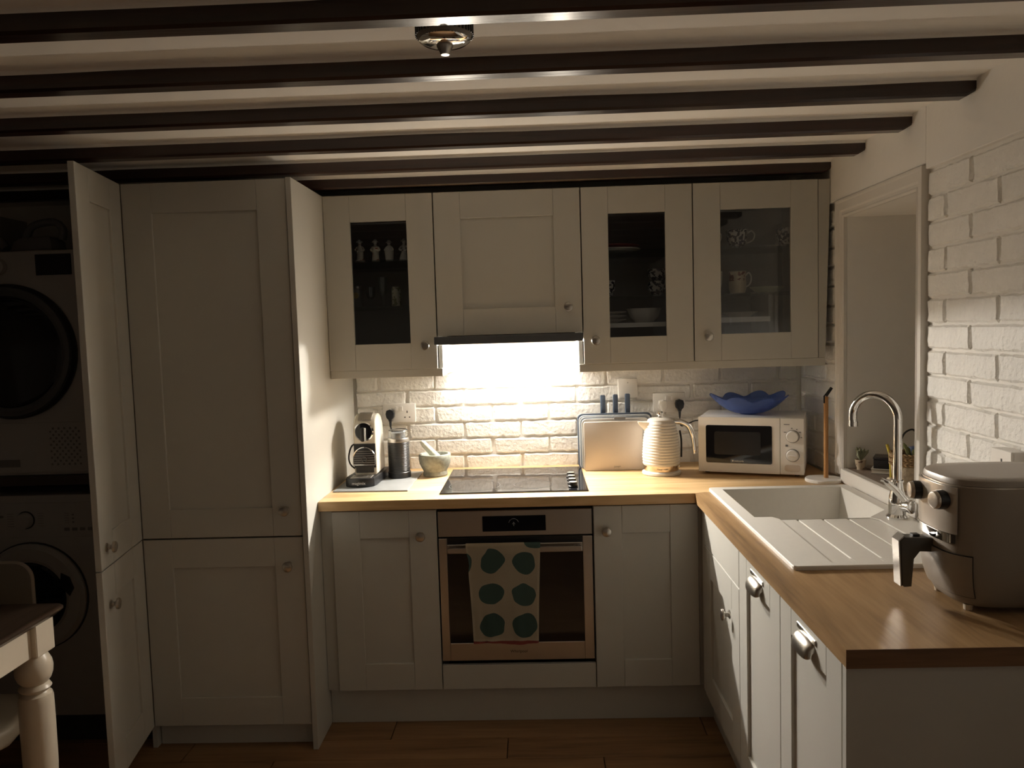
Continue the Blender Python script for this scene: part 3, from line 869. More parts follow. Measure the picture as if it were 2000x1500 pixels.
hb = Vector((tx, ty, tz + .042)); hd = Vector((0.50, -0.86, 0)).normalized()
tube(bm, [hb + hd * .012, hb + hd * .040, hb + hd * .044, hb + hd * .052, hb + hd * .056], [0.0185, 0.0185, 0.021, 0.021, 0.015], 20)
obj('valve', bm, M['chrome'], t, smooth=True)
bm = B()
p0 = hb + hd * .030 + Vector((0, 0, .012)); p1 = p0 + Vector((-0.030, 0.008, 0.040)); p2 = p0 + Vector((-0.058, 0.018, 0.066)); p3 = p0 + Vector((-0.068, .022, .070))
tube(bm, spline([p0, p1, p2, p3], 5), [0.011] * 5 + [0.010] * 5 + [0.0065] * 6, 12)
obj('lever', bm, M['chrome'], t, smooth=True)

# ---- air fryer
AX, AY, AA, AB_ = 1.440, -1.792, 0.154, 0.116
def fry(tdeg, z, s=1.0, off=0.0):
    th = math.radians(tdeg); n = 3.2
    c, s_ = math.cos(th), math.sin(th)
    x = (AA * s + off) * math.copysign(abs(c) ** (2 / n), c); y = (AB_ * s + off) * math.copysign(abs(s_) ** (2 / n), s_)
    return (AX + x, AY + y, z)
def fs(z):  # taper towards the base
    if z >= 1.03: return 1.0
    u = (1.03 - z) / (1.03 - 0.922)
    return 1 - 0.17 * u ** 2.6
t = thing('air_fryer', 'beige grey air fryer with two dials standing at the end of the worktop', 'air fryer', (AX, AY, WT))
M['fryer'] = mat('taupe_plastic', (0.30, 0.255, 0.205), 0.42, var=0.02)
M['fryerlid'] = mat('taupe_lid', (0.33, 0.285, 0.235), 0.40, var=0.02)
M['champagne'] = mat('champagne_metal', (0.60, 0.53, 0.45), 0.22, 0.45)
TH = list(range(0, 360, 6))
bm = B()
zs = [0.9215, 0.925, 0.935, 0.95, 0.97, 0.99, 1.01, 1.03, 1.08, 1.14, 1.182, 1.188]
loft(bm, [[fry(a, z, fs(z) - (0.03 if z == 0.9215 else 0)) for a in TH] for z in zs])
obj('body', bm, M['fryer'], t, smooth=True)
bm = B()
loft(bm, [[fry(a, z, s) for a in TH] for z, s in ((1.1885, .985), (1.1895, .992), (1.196, .990), (1.2015, .978), (1.2040, .945), (1.2050, .70))])
obj('lid', bm, M['fryerlid'], t, smooth=True)
bm = B(); loft(bm, [[fry(a, z, s) for a in TH] for z, s in ((1.1855, 1.004), (1.1855, 1.008), (1.1885, 1.008), (1.1885, .97))], True, True)
obj('lid_ring', bm, M['champagne'], t, smooth=True)
def patch(name, a0, a1, z0, z1, off, m, parent, thick=0.004, rough=False):
    bm = B(); A = [a0 + (a1 - a0) * i / 20 for i in range(21)]; Zs = [z0 + (z1 - z0) * i / 6 for i in range(7)]
    g = [[bm.verts.new(fry(a, z, fs(z), off)) for a in A] for z in Zs]
    for p, q in zip(g, g[1:]):
        for i in range(20): bm.faces.new((p[i], p[i + 1], q[i + 1], q[i]))
    bmesh.ops.recalc_face_normals(bm, faces=bm.faces[:])
    bmesh.ops.solidify(bm, geom=bm.faces[:], thickness=thick)
    return obj(name, bm, m, parent, smooth=True)
cp = patch('control_panel', 122, 212, 1.082, 1.184, 0.0035, M['champagne'], t)
patch('chrome_band', 120, 212, 1.062, 1.081, 0.006, M['chrome'], t)
patch('drawer_seam', 117, 230.0, 0.9425, 1.0378, 0.0022, M['black'], t, 0.003)
patch('drawer', 118, 229.2, 0.944, 1.036, 0.0034, M['fryer'], t)
for ad, kz in ((165, 1.153), (194, 1.153)):
    p = Vector(fry(ad, kz, 1, 0.006)); 
    nrm = (Vector(fry(ad + 2, kz)) - Vector(fry(ad - 2, kz))).cross(Vector((0, 0, 1))).normalized()
    if nrm.x > 0: nrm = -nrm
    nrm = (nrm + Vector((-0.5, 0, 0))).normalized()
    m_ = Matrix.Translation(p) @ nrm.to_track_quat('Z', 'Y').to_matrix().to_4x4()
    bm = B(); lathe(bm, [(0.0001, -.006), (0.0212, -.006), (0.0212, 0.014), (0.0205, 0.017), (0.0001, 0.0175)], 28, m_)
    kb = obj('dial', bm, M['black'], t, smooth=True)
    bm = B(); lathe(bm, [(0.0195, -.002), (0.0195, 0.003), (0.0175, 0.006), (0.012, 0.0075), (0.0001, 0.0065)], 28, m_ @ Matrix.Translation((0, 0, .019))); obj('dial_cap', bm, M['champagne'], kb, smooth=True)
bm = B()
hy = -1.775
prism(bm, [(1.302, 1.020), (1.302, 1.052), (1.224, 1.056), (1.214, 1.048), (1.219, 0.944), (1.224, 0.940), (1.240, 0.941), (1.245, 1.005), (1.258, 1.022)], hy - 0.018, hy + 0.018, 'y', 0.003)
h_ = obj('drawer_handle', bm, mat('bronze_grey', (0.085, 0.078, 0.066), 0.35), t, smooth=True)
bm = B(); prism(bm, [(1.2245, 1.0575), (1.2128, 1.0475), (1.2178, 0.9425), (1.2150, 0.9425), (1.2095, 1.048), (1.2230, 1.0605)], hy - 0.0165, hy + 0.0165, 'y'); obj('handle_front', bm, mat('dark_satin_metal', (0.34, 0.31, 0.27), 0.25, 0.7), h_)
bm = B(); box(bm, 1.246, 1.262, hy - .008, hy + .008, 1.0545, 1.060, .001); obj('release_button', bm, M['black'], h_)
for fx, fy in ((1.332, -1.855), (1.332, -1.73), (1.548, -1.855), (1.548, -1.73)):
    bm = B(); lathe(bm, [(0.0001, 0), (0.009, 0), (0.010, 0.0125), (0.0001, 0.0125)], 12, at(fx, fy, WT + .0003)); obj('foot', bm, M['cream'], t)

# ---- slate-like pale board under the coffee machine
bm = B(); prism(bm, [(-0.440, -0.446), (-0.132, -0.458), (-0.128, -0.040), (-0.436, -0.040)], WT + .0003, WT + .0055, 'z', 0.0012, 1)
tag(obj('stone_board', bm, mat('pale_grey_stone', (0.26, 0.27, 0.27), 0.35, var=0.14, vscale=9)), 'thin pale grey stone board under the coffee machine', 'board')

# ---- capsule coffee machine
CX0, CX1 = -0.382, -0.284
ZB = WT + .0058
t = thing('coffee_machine', 'small cream and black capsule coffee machine on the stone board', 'coffee machine', (-0.333, -0.25, ZB))
M['creamgloss'] = mat('cream_gloss', (0.66, 0.62, 0.53), 0.22)
bm = B()
base = [(-0.410, -0.330), (-0.405, -0.362), (-0.385, -0.380), (-0.345, -0.386), (-0.305, -0.380), (-0.285, -0.362), (-0.279, -0.330), (-0.270, -0.10), (-0.392, -0.10), (-0.400, -0.2)]
prism(bm, base, ZB, ZB + 0.036, 'z', 0.004)
obj('drip_base', bm, M['black'], t, smooth=True)
text(t, 'magimix', 0.017, Matrix.Translation((-0.346, -0.3872, ZB + .017)) @ FACE_Y, mat('silver_print', (0.6, 0.6, 0.6), 0.4))
bm = B(); box(bm, -0.385, -0.297, -0.372, -0.310, ZB + .0362, ZB + .0385, 0.001)
for i in range(5): box(bm, -0.380 + i * .018, -0.372 + i * .018, -0.368, -0.314, ZB + .0386, ZB + .0398)
obj('drip_grid', bm, M['steel'], t)
# arched body: profile in (y, z)
pr = [(-0.300, ZB + .037), (-0.300, ZB + .215), (-0.297, ZB + .245), (-0.285, ZB + .268), (-0.262, ZB + .284), (-0.232, ZB + .291), (-0.200, ZB + .288), (-0.172, ZB + .275), (-0.150, ZB + .250), (-0.138, ZB + .215), (-0.130, ZB + .15), (-0.122, ZB + .037)]
bm = B(); prism(bm, pr, CX0, CX1, 'x', 0.010, 3)
obj('housing', bm, M['creamgloss'], t, smooth=True)
bm = B(); prism(bm, [(-0.290, ZB + .2705), (-0.262, ZB + .2895), (-0.235, ZB + .2962), (-0.205, ZB + .2935), (-0.205, ZB + .287), (-0.262, ZB + .282), (-0.285, ZB + .264)], CX0 + .020, CX1 - .020, 'x', 0.002); obj('top_cover', bm, M['steel'], t, smooth=True)
bm = B(); lathe(bm, [(0.0001, 0), (0.041, 0), (0.041, 0.004), (0.037, 0.008), (0.0001, 0.008)], 36, at(-0.334, -0.300, ZB + .222, '-y')); fr = obj('lever_disc', bm, M['chrome'], t, smooth=True)
bm = B(); lathe(bm, [(0.0001, 0), (0.0365, 0), (0.0355, 0.003), (0.0001, 0.0035)], 36, at(-0.334, -0.3083, ZB + .222, '-y')); obj('disc_face', bm, M['blackgloss'], fr, smooth=True)
bm = B(); prism(bm, rrect(-0.345, -0.326, ZB + .182, ZB + .242, 0.008, 4), -0.330, -0.3122, 'y', 0.003); obj('lever', bm, M['black'], fr, smooth=True)
bm = B(); tube(bm, [(-0.3245, -0.326, ZB + .184), (-0.3245, -0.328, ZB + .212), (-0.3245, -0.326, ZB + .240)], 0.0035, 8); obj('lever_strip', bm, M['chrome'], fr, smooth=True)
bm = B(); box(bm, -0.380, -0.288, -0.3035, -0.299, ZB + .068, ZB + .170, 0.001); rc = obj('front_recess', bm, M['black'], t)
arch = [(-0.381, ZB + .082), (-0.287, ZB + .082)] + [(-0.334 + 0.047 * math.cos(math.radians(a)), ZB + .110 + 0.047 * math.sin(math.radians(a))) for a in range(0, 181, 12)]
bm = B(); prism(bm, arch, -0.3175, -0.3042, 'y', 0.002); obj('spout_cover', bm, M['black'], rc, smooth=True)
bm = B(); tube(bm, [(-0.3805, -0.318, ZB + .085)] + [(-0.334 + 0.0465 * math.cos(math.radians(180 - a)), -0.318, ZB + .110 + 0.0465 * math.sin(math.radians(a))) for a in range(0, 181, 10)] + [(-0.2875, -0.318, ZB + .085)], 0.0022, 8)
tube(bm, [(-0.381, -0.319, ZB + .083), (-0.287, -0.319, ZB + .083)], 0.0028, 8); obj('arch_trim', bm, M['chrome'], rc, smooth=True)
bm = B()
for i in range(6):
    z_ = ZB + .092 + i * .0095; h_w = 0.044 if z_ < ZB + .112 else 0.044 * math.sqrt(max(0.05, 1 - ((z_ - ZB - .110) / .047) ** 2))
    box(bm, -0.334 - h_w, -0.334 + h_w, -0.3195, -0.3178, z_, z_ + .0022)
obj('ribs', bm, M['grey'], rc)
bm = B(); lathe(bm, [(0.0125, 0), (0.0125, .003), (0.0095, .003), (0.0095, 0)], 24, at(-0.333, -0.3196, ZB + .106, '-y'), False); obj('badge_ring', bm, M['chrome'], rc, smooth=True)
bm = B(); prism(bm, rrect(-0.372, -0.296, ZB + .048, ZB + .078, 0.004, 3), -0.312, -0.3038, 'y', 0.001); obj('outlet', bm, M['black'], rc)
bm = B(); tube(bm, spline([(-0.376, -0.24, ZB + .168), (-0.405, -0.24, ZB + .150), (-0.418, -0.24, ZB + .105), (-0.410, -0.24, ZB + .070), (-0.376, -0.24, ZB + .042)], 6), [0.0035] * 25, 8); obj('side_loop', bm, M['black'], t, smooth=True)

# ---- milk frother
t = thing('milk_frother', 'black ribbed milk frother with steel band and clear lid beside the coffee machine', 'frother', (-0.214, -0.165, ZB))
FX, FY = -0.214, -0.165
bm = B()
pr = [(0.0001, 0), (0.050, 0), (0.050, 0.024), (0.0465, 0.027)]
for i in range(22):
    z_ = 0.030 + i * 0.0057
    pr += [(0.0465, z_), (0.0475, z_ + .0016), (0.0475, z_ + .0035), (0.0462, z_ + .0048)]
pr += [(0.0465, 0.157), (0.0001, 0.157)]
lathe(bm, pr, 40, at(FX, FY, ZB)); obj('jug', bm, mat('black_satin', (0.02, 0.02, 0.021), 0.35), t, smooth=True)
bm = B(); lathe(bm, [(0.047, 0.1573), (0.0475, 0.163), (0.0455, 0.172), (0.0430, 0.174), (0.0001, 0.174)], 40, at(FX, FY, ZB)); obj('steel_band', bm, M['steel'], t, smooth=True)
bm = B(); lathe(bm, [(0.0001, 0.1742), (0.0425, 0.1742), (0.0435, 0.176), (0.043, 0.203), (0.039, 0.208), (0.0001, 0.2085)], 32, at(FX, FY, ZB)); ld = obj('lid', bm, M['thin_glass'], t, smooth=True)
bm = B(); lathe(bm, [(0.0001, 0.1745), (0.0315, 0.1745), (0.0315, 0.197), (0.0001, 0.198)], 24, at(FX, FY, ZB)); obj('lid_core', bm, M['grey'], ld, smooth=True)
bm = B(); tube(bm, [(FX + .0400 * math.cos(a * PI / 20), FY + .040 * math.sin(a * PI / 20), ZB + .2078) for a in range(41)], .0016, 6, False); obj('lid_rim', bm, M['black'], ld)

# ---- mortar and pestle
t = thing('mortar', 'pale grey-green granite mortar beside the hob', 'mortar', (-0.062, -0.12, WT))
M['granite'] = mat('granite', (0.27, 0.28, 0.235), 0.6, bump=(180, 0.0006), var=0.22, vscale=70)
bm = B()
lathe(bm, [(0.0001, 0.0004), (0.052, 0.0004), (0.055, 0.006), (0.0535, 0.016), (0.052, 0.022), (0.060, 0.038), (0.068, 0.055), (0.0715, 0.075), (0.0715, 0.094), (0.069, 0.098), (0.060, 0.098), (0.057, 0.094), (0.052, 0.070), (0.036, 0.045), (0.0001, 0.038)], 40, at(-0.062, -0.12, WT))
obj('bowl', bm, M['granite'], t, smooth=True)
bm = B()
a, b = Vector((-0.034, -0.115, WT + .056)), Vector((-0.119, -0.135, WT + .158))
n = 12; tube(bm, [a.lerp(b, i / n) for i in range(n + 1)], [0.010, 0.0165, 0.0185, 0.0185, 0.0175, 0.0165, 0.0155, 0.0148, 0.0143, 0.0140, 0.0135, 0.011, 0.006], 16)
tag(obj('pestle', bm, mat('pale_granite', (0.50, 0.50, 0.42), 0.55, bump=(160, 0.0005), var=0.15, vscale=80), smooth=True), 'pale stone pestle leaning in the mortar', 'pestle')

# ---- set of chopping boards standing upright, with knives in a block behind
def board(name, label, x0, x1, z1, y, m, th=0.006, cat='chopping board', r=0.022):
    bm = B(); poly = rrect(x0, x1, 0.0, z1 - WT, r, 6)
    prism(bm, [(x, z) for x, z in poly], -th / 2, th / 2, 'y', 0.0012, 1)
    bm.transform(Matrix.Rotation(math.radians(-3), 4, 'X'))
    bm.transform(Matrix.Translation((0, y, WT + .0012)))
    return tag(obj(name, bm, m, smooth=True), label, cat)
board('chopping_board', 'dark blue edged chopping board at the back of the upright set', 0.580, 0.915, 1.157, -0.040, mat('blue_grey_board', (0.10, 0.13, 0.18), 0.4))
board('chopping_board', 'white chopping board second from the back in the upright set', 0.586, 0.909, 1.150, -0.054, mat('white_board', (0.62, 0.64, 0.64), 0.4))
board('chopping_board', 'mid grey chopping board third from the back in the upright set', 0.591, 0.903, 1.144, -0.068, mat('mid_grey_board', (0.27, 0.30, 0.33), 0.4))
board('chopping_board', 'pale grey chopping board just behind the plain front of the upright set', 0.596, 0.896, 1.138, -0.082, mat('pale_board', (0.60, 0.58, 0.54), 0.4))
t = thing('board_case', 'flat silver beige front case of the upright chopping board set', 'board case', (0.73, -0.118, WT))
bm = B(); prism(bm, rrect(0.603, 0.862, WT + .0012, 1.129, 0.008, 4), -0.112, -0.102, 'y', 0.002)
M['case'] = mat('satin_champagne', (0.58, 0.53, 0.475), 0.42, 0.15)
obj('front_plate', bm, M['case'], t, smooth=True)
bm = B(); box(bm, 0.622, 0.880, -0.101, -0.040, WT + .0002, WT + .0010); obj('foot_plate', bm, M['grey'], t)
text(t, 'Joseph', 0.011, Matrix.Translation((0.749, -0.1123, WT + .018)) @ FACE_Y, M['grey'])
bm = B(); prism(bm, rrect(0.740, 0.790, 1.134, 1.147, 0.003, 3), -0.096, -0.090, 'y'); obj('tab', bm, M['grey'], t)
bm = B(); box(bm, 0.655, 0.850, -0.022, 0.034, WT + .0003, 1.150, 0.006)
tag(obj('knife_block', bm, mat('dark_block', (0.05, 0.055, 0.065), 0.5)), 'slim dark knife block hidden behind the upright chopping boards', 'knife block')
M['kn'] = mat('blue_grey_handle', (0.085, 0.115, 0.17), 0.45)
for kx, kt, lab in ((0.700, 1.237, 'leftmost of three blue-grey knife handles above the chopping boards'), (0.757, 1.239, 'middle blue-grey knife handle of three above the chopping boards'), (0.812, 1.241, 'rightmost of three blue-grey knife handles above the chopping boards')):
    t = thing('kitchen_knife', lab, 'knife', (kx, 0.007, 1.151), 0, 'knives behind the chopping boards')
    bm = B(); prism(bm, rrect(kx - .0115, kx + .0115, 1.1515, kt, 0.0055, 4), 0.0, 0.014, 'y', 0.003); obj('handle', bm, M['kn'], t, smooth=True)

# ---- kettle
KX, KY = 0.928, -0.205
t = thing('kettle', 'cream ribbed electric kettle with chrome handle and shiny metal base band', 'kettle', (KX, KY, WT))
M['kcream'] = mat('kettle_cream', (0.70, 0.665, 0.60), 0.30)
bm = B(); lathe(bm, [(0.0001, 0.0004), (0.080, 0.0004), (0.083, 0.004), (0.082, 0.012), (0.074, 0.017), (0.0001, 0.017)], 40, at(KX, KY, WT)); obj('power_base', bm, M['kcream'], t, smooth=True)
bm = B(); lathe(bm, [(0.0001, 0.0175), (0.0735, 0.0175), (0.0745, 0.020), (0.0740, 0.041), (0.0001, 0.041)], 40, at(KX, KY, WT)); bd = obj('metal_band', bm, mat('copper_chrome', (0.74, 0.64, 0.53), 0.14, 1.0), t, smooth=True)
text(bd, 'Russell Hobbs', 0.009, Matrix.Translation((KX - .006, KY - .0752, WT + .030)) @ FACE_Y, M['grey'])
def kr(z):
    if z < 0.11: return 0.0775 + 0.002 * math.sin((z - 0.042) / 0.07 * PI)
    u = (z - 0.11) / (0.228 - 0.11)
    return 0.0775 - 0.020 * u ** 1.8
bm = B(); pr = [(0.0001, 0.0412), (0.076, 0.0412)]
nR = 15
for i in range(nR):
    z0_, z1_ = 0.043 + i * 0.0122, 0.043 + (i + 1) * 0.0122
    for k_ in range(5):
        u = k_ / 5; z_ = z0_ + (z1_ - z0_) * u
        pr.append((kr(z_) + 0.0030 * math.sin(u * PI) - 0.0015, z_))
pr += [(kr(0.228), 0.2275), (kr(0.228) - .002, 0.2295), (0.0001, 0.2295)]
lathe(bm, pr, 44, at(KX, KY, WT)); obj('body', bm, M['kcream'], t, smooth=True, sharp=1.2)
bm = B(); lathe(bm, [(0.0001, 0.2298), (0.056, 0.2298), (0.055, 0.235), (0.046, 0.240), (0.016, 0.243), (0.0001, 0.243)], 36, at(KX, KY, WT)); ld = obj('lid', bm, M['kcream'], t, smooth=True)
bm = B(); lathe(bm, [(0.0001, 0.2435), (0.009, 0.2435), (0.006, 0.249), (0.008, 0.254), (0.0145, 0.258), (0.0155, 0.264), (0.012, 0.270), (0.0001, 0.272)], 20, at(KX - .004, KY, WT)); obj('lid_knob', bm, M['chrome'], ld, smooth=True)
# spout: wedge lofted out of the left side
bm = B()
rings = []
for u, w_, zt_, zl in ((0.0, 0.030, 0.226, 0.165), (0.5, 0.022, 0.226, 0.190), (1.0, 0.010, 0.228, 0.214)):
    x = KX - 0.052 - u * 0.046
    rings.append([(x, KY - w_, WT + zt_), (x + .002, KY - w_ * .7, WT + (zt_ + zl) / 2), (x + .004, KY, WT + zl), (x + .002, KY + w_ * .7, WT + (zt_ + zl) / 2), (x, KY + w_, WT + zt_)])
loft(bm, rings); obj('spout', bm, M['kcream'], t, smooth=True)
bm = B()
hp = spline([(KX + .050, KY, WT + .226), (KX + .085, KY, WT + .222), (KX + .118, KY, WT + .203), (KX + .135, KY, WT + .160), (KX + .142, KY, WT + .110), (KX + .143, KY, WT + .083)], 6)
tube(bm, hp, [0.013] * 6 + [0.012] * 12 + [0.010] * 10 + [0.0085] * 3, 14); obj('handle', bm, M['chrome'], t, smooth=True)
bm = B(); tube(bm, spline([(KX + .081, KY, WT + .185), (KX + .087, KY, WT + .14), (KX + .086, KY, WT + .07)], 5), 0.004, 8); obj('level_window', bm, M['black'], t, smooth=True)

# ---- microwave, turned a little towards the room
MW, MD, MH = 0.425, 0.295, 0.232
ang = math.atan2(-0.381 + 0.230, 1.480 - 1.083)
t = thing('microwave', 'white compact microwave with dark window and two dials near the corner', 'microwave', (1.081, -0.232, WT), ang)
Z0 = 0.012
bm = B(); box(bm, 0.0, MW, 0.022, MD, Z0, Z0 + MH, 0.006, 2); hs = obj('housing', bm, M['white'], t, smooth=True, local=True)
bm = B(); prism(bm, [(0.06, Z0 + .03), (0.26, Z0 + .03), (0.26, Z0 + .205), (0.06, Z0 + .205)], MW - .001, MW + .0022, 'x', 0.002, 1); obj('side_pressing', bm, M['white'], t, local=True)
DW = 0.330
bm = B()
for q in ((0.0015, 0.034, Z0, Z0 + MH), (DW - .031, DW, Z0, Z0 + MH), (0.034, DW - .031, Z0, Z0 + .040), (0.034, DW - .031, Z0 + MH - .034, Z0 + MH)):
    box(bm, q[0], q[1], 0.0, 0.0215, q[2], q[3])
bmesh.ops.remove_doubles(bm, verts=bm.verts[:], dist=1e-5)
dr = obj('door', bm, M['white'], t, local=True)
bm = B(); prism(bm, rrect(0.033, DW - .030, Z0 + .039, Z0 + MH - .033, 0.008, 4), -0.0012, 0.020, 'y'); obj('window', bm, M['blackgloss'], dr, smooth=True, local=True)
bm = B(); prism(bm, rrect(0.068, DW - .075, Z0 + .075, Z0 + MH - .060, 0.008, 4), -0.0016, -0.0013, 'y'); obj('window_mesh', bm, mat('door_mesh', (0.011, 0.011, 0.012), 0.35), dr, local=True)
wl = WM[t.name]
bm = B(); box(bm, 0.140, 0.1455, -0.0020, -0.0013, Z0 + .046, Z0 + .0535); obj('logo_mark', bm, M['white'], dr, local=True)
text(dr, 'cookworks', 0.0085, wl @ Matrix.Translation((0.148, -0.0016, Z0 + .0492)) @ FACE_Y, M['white'], align='LEFT')
bm = B(); box(bm, DW + .0015, MW - .001, 0.0, 0.0215, Z0, Z0 + MH, 0.002); pn = obj('control_panel', bm, M['white'], t, local=True)
kx_ = DW + .050
for kz_ in (0.158, 0.080):
    bm = B(); lathe(bm, [(0.0265, 0), (0.0265, 0.002), (0.0245, 0.003)], 32, at(kx_, 0.0, Z0 + kz_, '-y')); rg_ = obj('dial_ring', bm, M['grey'], pn, smooth=True, local=True)
    bm = B(); lathe(bm, [(0.0001, 0.002), (0.0245, 0.002), (0.0225, 0.014), (0.0205, 0.016), (0.0001, 0.0165)], 32, at(kx_ - .001, 0.0, Z0 + kz_, '-y')); dl = obj('dial', bm, M['white'], pn, smooth=True, local=True)
bm = B(); box(bm, kx_ - .0165, kx_ + .0155, -0.0205, -0.016, Z0 + .076, Z0 + .084, 0.002)
obj('dial_grip', bm, M['white'], pn, local=True)
bm = B(); prism(bm, rrect(kx_ - .031, kx_ + .029, Z0 + .014, Z0 + .041, 0.009, 4), -0.0022, -0.0004, 'y', 0.0006, 1); obj('open_button', bm, mat('button_white', (0.62, 0.55, 0.48), 0.4), pn, local=True)
bm = B()
for a_, w_ in ((150, .010), (96, .006), (62, .005), (33, .009), (-6, .006)):
    px_, pz_ = kx_ + .0335 * math.cos(math.radians(a_)), Z0 + .158 + .0335 * math.sin(math.radians(a_))
    box(bm, px_ - w_ / 2, px_ + w_ / 2, -0.0008, -0.0003, pz_ - .0016, pz_ + .0016)
box(bm, kx_ - .034, kx_ - .012, -0.0008, -0.0003, Z0 + .2055, Z0 + .2085); box(bm, kx_ - .028, kx_ - .018, -0.0008, -0.0003, Z0 + .116, Z0 + .124)
obj('dial_marks', bm, M['grey'], pn, local=True)
for fx, fy in ((0.03, 0.05), (MW - .03, 0.05), (0.03, MD - .03), (MW - .03, MD - .03)):
    bm = B(); lathe(bm, [(0.0001, 0.0004), (0.010, 0.0004), (0.011, Z0), (0.0001, Z0)], 12, at(fx, fy, 0)); obj('foot', bm, M['rubber'], t, local=True)

# ---- blue glass bowl on the microwave
bx, by, bz = 1.316, -0.155, WT + Z0 + MH + .0006
t = thing('glass_bowl', 'translucent blue glass bowl with wavy petal rim on top of the microwave', 'bowl', (bx, by, bz))
m, nt, b = nt_new('blue_glass')
b.inputs['Base Color'].default_value = (0.13, 0.21, 0.52, 1); b.inputs['Roughness'].default_value = 0.06
tr_ = nt.nodes.new('ShaderNodeBsdfTransparent'); tr_.inputs[0].default_value = (0.52, 0.62, 0.92, 1)
mx_ = nt.nodes.new('ShaderNodeMixShader'); mx_.inputs[0].default_value = 0.55
nt.links.new(b.outputs[0], mx_.inputs[1]); nt.links.new(tr_.outputs[0], mx_.inputs[2])
nt.links.new(mx_.outputs[0], nt.nodes['Material Output'].inputs['Surface'])
bm = B(); rings = []; nA = 96
for j in range(11):
    u = j / 10
    r = 0.045 + 0.112 * u ** 0.85; zz = 0.004 + 0.062 * u ** 1.5
    rg = []
    for i in range(nA):
        a = 2 * PI * i / nA
        pet = abs(math.sin(a * 4 + 0.6))
        rr = r * (1 + 0.17 * u * (pet - 0.5)); zz2 = zz + u ** 2 * (0.021 * pet ** 1.4 - 0.004 + 0.006 * math.sin(2 * a + 1))
        rg.append((bx + rr * math.cos(a), by + rr * math.sin(a), bz + zz2))
    rings.append(rg)
rs = [ring(bm, q) for q in rings]
for a, c in zip(rs, rs[1:]): bridge(bm, a, c)
bm.faces.new(list(reversed(rs[0])))
bmesh.ops.recalc_face_normals(bm, faces=bm.faces[:])
bmesh.ops.solidify(bm, geom=bm.faces[:], thickness=0.004)
obj('bowl', bm, m, t, smooth=True, sharp=1.3)
bm = B(); lathe(bm, [(0.0001, 0), (0.036, 0), (0.040, 0.0025), (0.036, 0.0045), (0.0001, 0.0045)], 32, at(bx, by, bz)); obj('foot_ring', bm, m, t, smooth=True)

# ---- paper towel stand (no roll on it)
px_, py_ = 1.531, -0.447
t = thing('towel_stand', 'bare wooden kitchen roll post on a white disc beside the microwave', 'towel stand', (px_, py_, WT))
bm = B(); lathe(bm, [(0.0001, 0.0004), (0.069, 0.0004), (0.070, 0.003), (0.070, 0.010), (0.067, 0.0135), (0.0001, 0.0135)], 40, at(px_, py_, WT)); obj('base', bm, M['white'], t, smooth=True)
bm = B(); prism(bm, [(px_ + .010 + .0088 * math.cos(math.radians(a)), py_ + .0088 * math.sin(math.radians(a))) for a in range(0, 360, 30)], WT + .0136, 1.248, 'z', 0.0012, 1)
obj('post', bm, wood('post_wood', '#946436', '#b8854e', '#cf9e66', 'z', 1.0, 0.5), t, smooth=True)
bm = B()
tube(bm, [(px_ + .0015, py_ - .004, 1.222), (px_ + .0015, py_ - .004, 1.250), (px_ + .008, py_ - .003, 1.256), (px_ + .030, py_, 1.284), (px_ + .035, py_ + .001, 1.281), (px_ + .016, py_ + .003, 1.252), (px_ + .014, py_ + .004, 1.2485)], 0.0034, 8)
obj('strap', bm, M['black'], t)
# ================================================================ sockets and plugs
def socket_double(label, x0, x1, z0, z1, holes=(True, True)):
    t = thing('wall_socket', label, 'socket', ((x0 + x1) / 2, 0.06, z0))
    bm = B(); box(bm, x0, x1, 0.047, 0.0775, z0, z1, 0.0025, 2); pl = obj('plate', bm, M['white'], t, smooth=True)
    h = z1 - z0; cx = (x0 + x1) / 2
    bm = B()
    for s in (-1, 1): box(bm, cx + s * .013 - .0055, cx + s * .013 + .0055, 0.043, 0.0475, z0 + h * .62, z0 + h * .86, 0.001)
    obj('switches', bm, M['white'], pl)
    bm = B()
    for s, on in zip((-1, 1), holes):
        if not on: continue
        hx = cx + s * (x1 - x0) * .25
        box(bm, hx - .0022, hx + .0022, 0.0462, 0.0473, z0 + h * .50, z0 + h * .62)
        for q in (-1, 1): box(bm, hx + q * .011 - .0032, hx + q * .011 + .0032, 0.0462, 0.0473, z0 + h * .25, z0 + h * .30)
    if any(holes): obj('pin_holes', bm, M['black'], pl)
    return t
socket_double('white double wall socket behind the milk frother, right half free', -0.320, -0.168, 1.131, 1.219, (False, True))
socket_double('white double wall socket above the kettle with a white and a black plug', 0.936, 1.082, 1.147, 1.235, (False, False))
t = thing('wall_plate', 'single white wall plate with tiny dot above the knife handles', 'wall plate', (0.82, 0.06, 1.22))
bm = B(); box(bm, 0.776, 0.864, 0.047, 0.0775, 1.218, 1.306, 0.0025, 2); obj('plate', bm, M['white'], t, smooth=True)
bm = B(); lathe(bm, [(0.0001, 0), (0.0022, 0), (0.0022, 0.0006), (0.0001, 0.0006)], 10, at(0.820, 0.0469, 1.288, '-y')); obj('indicator', bm, M['grey'], t)
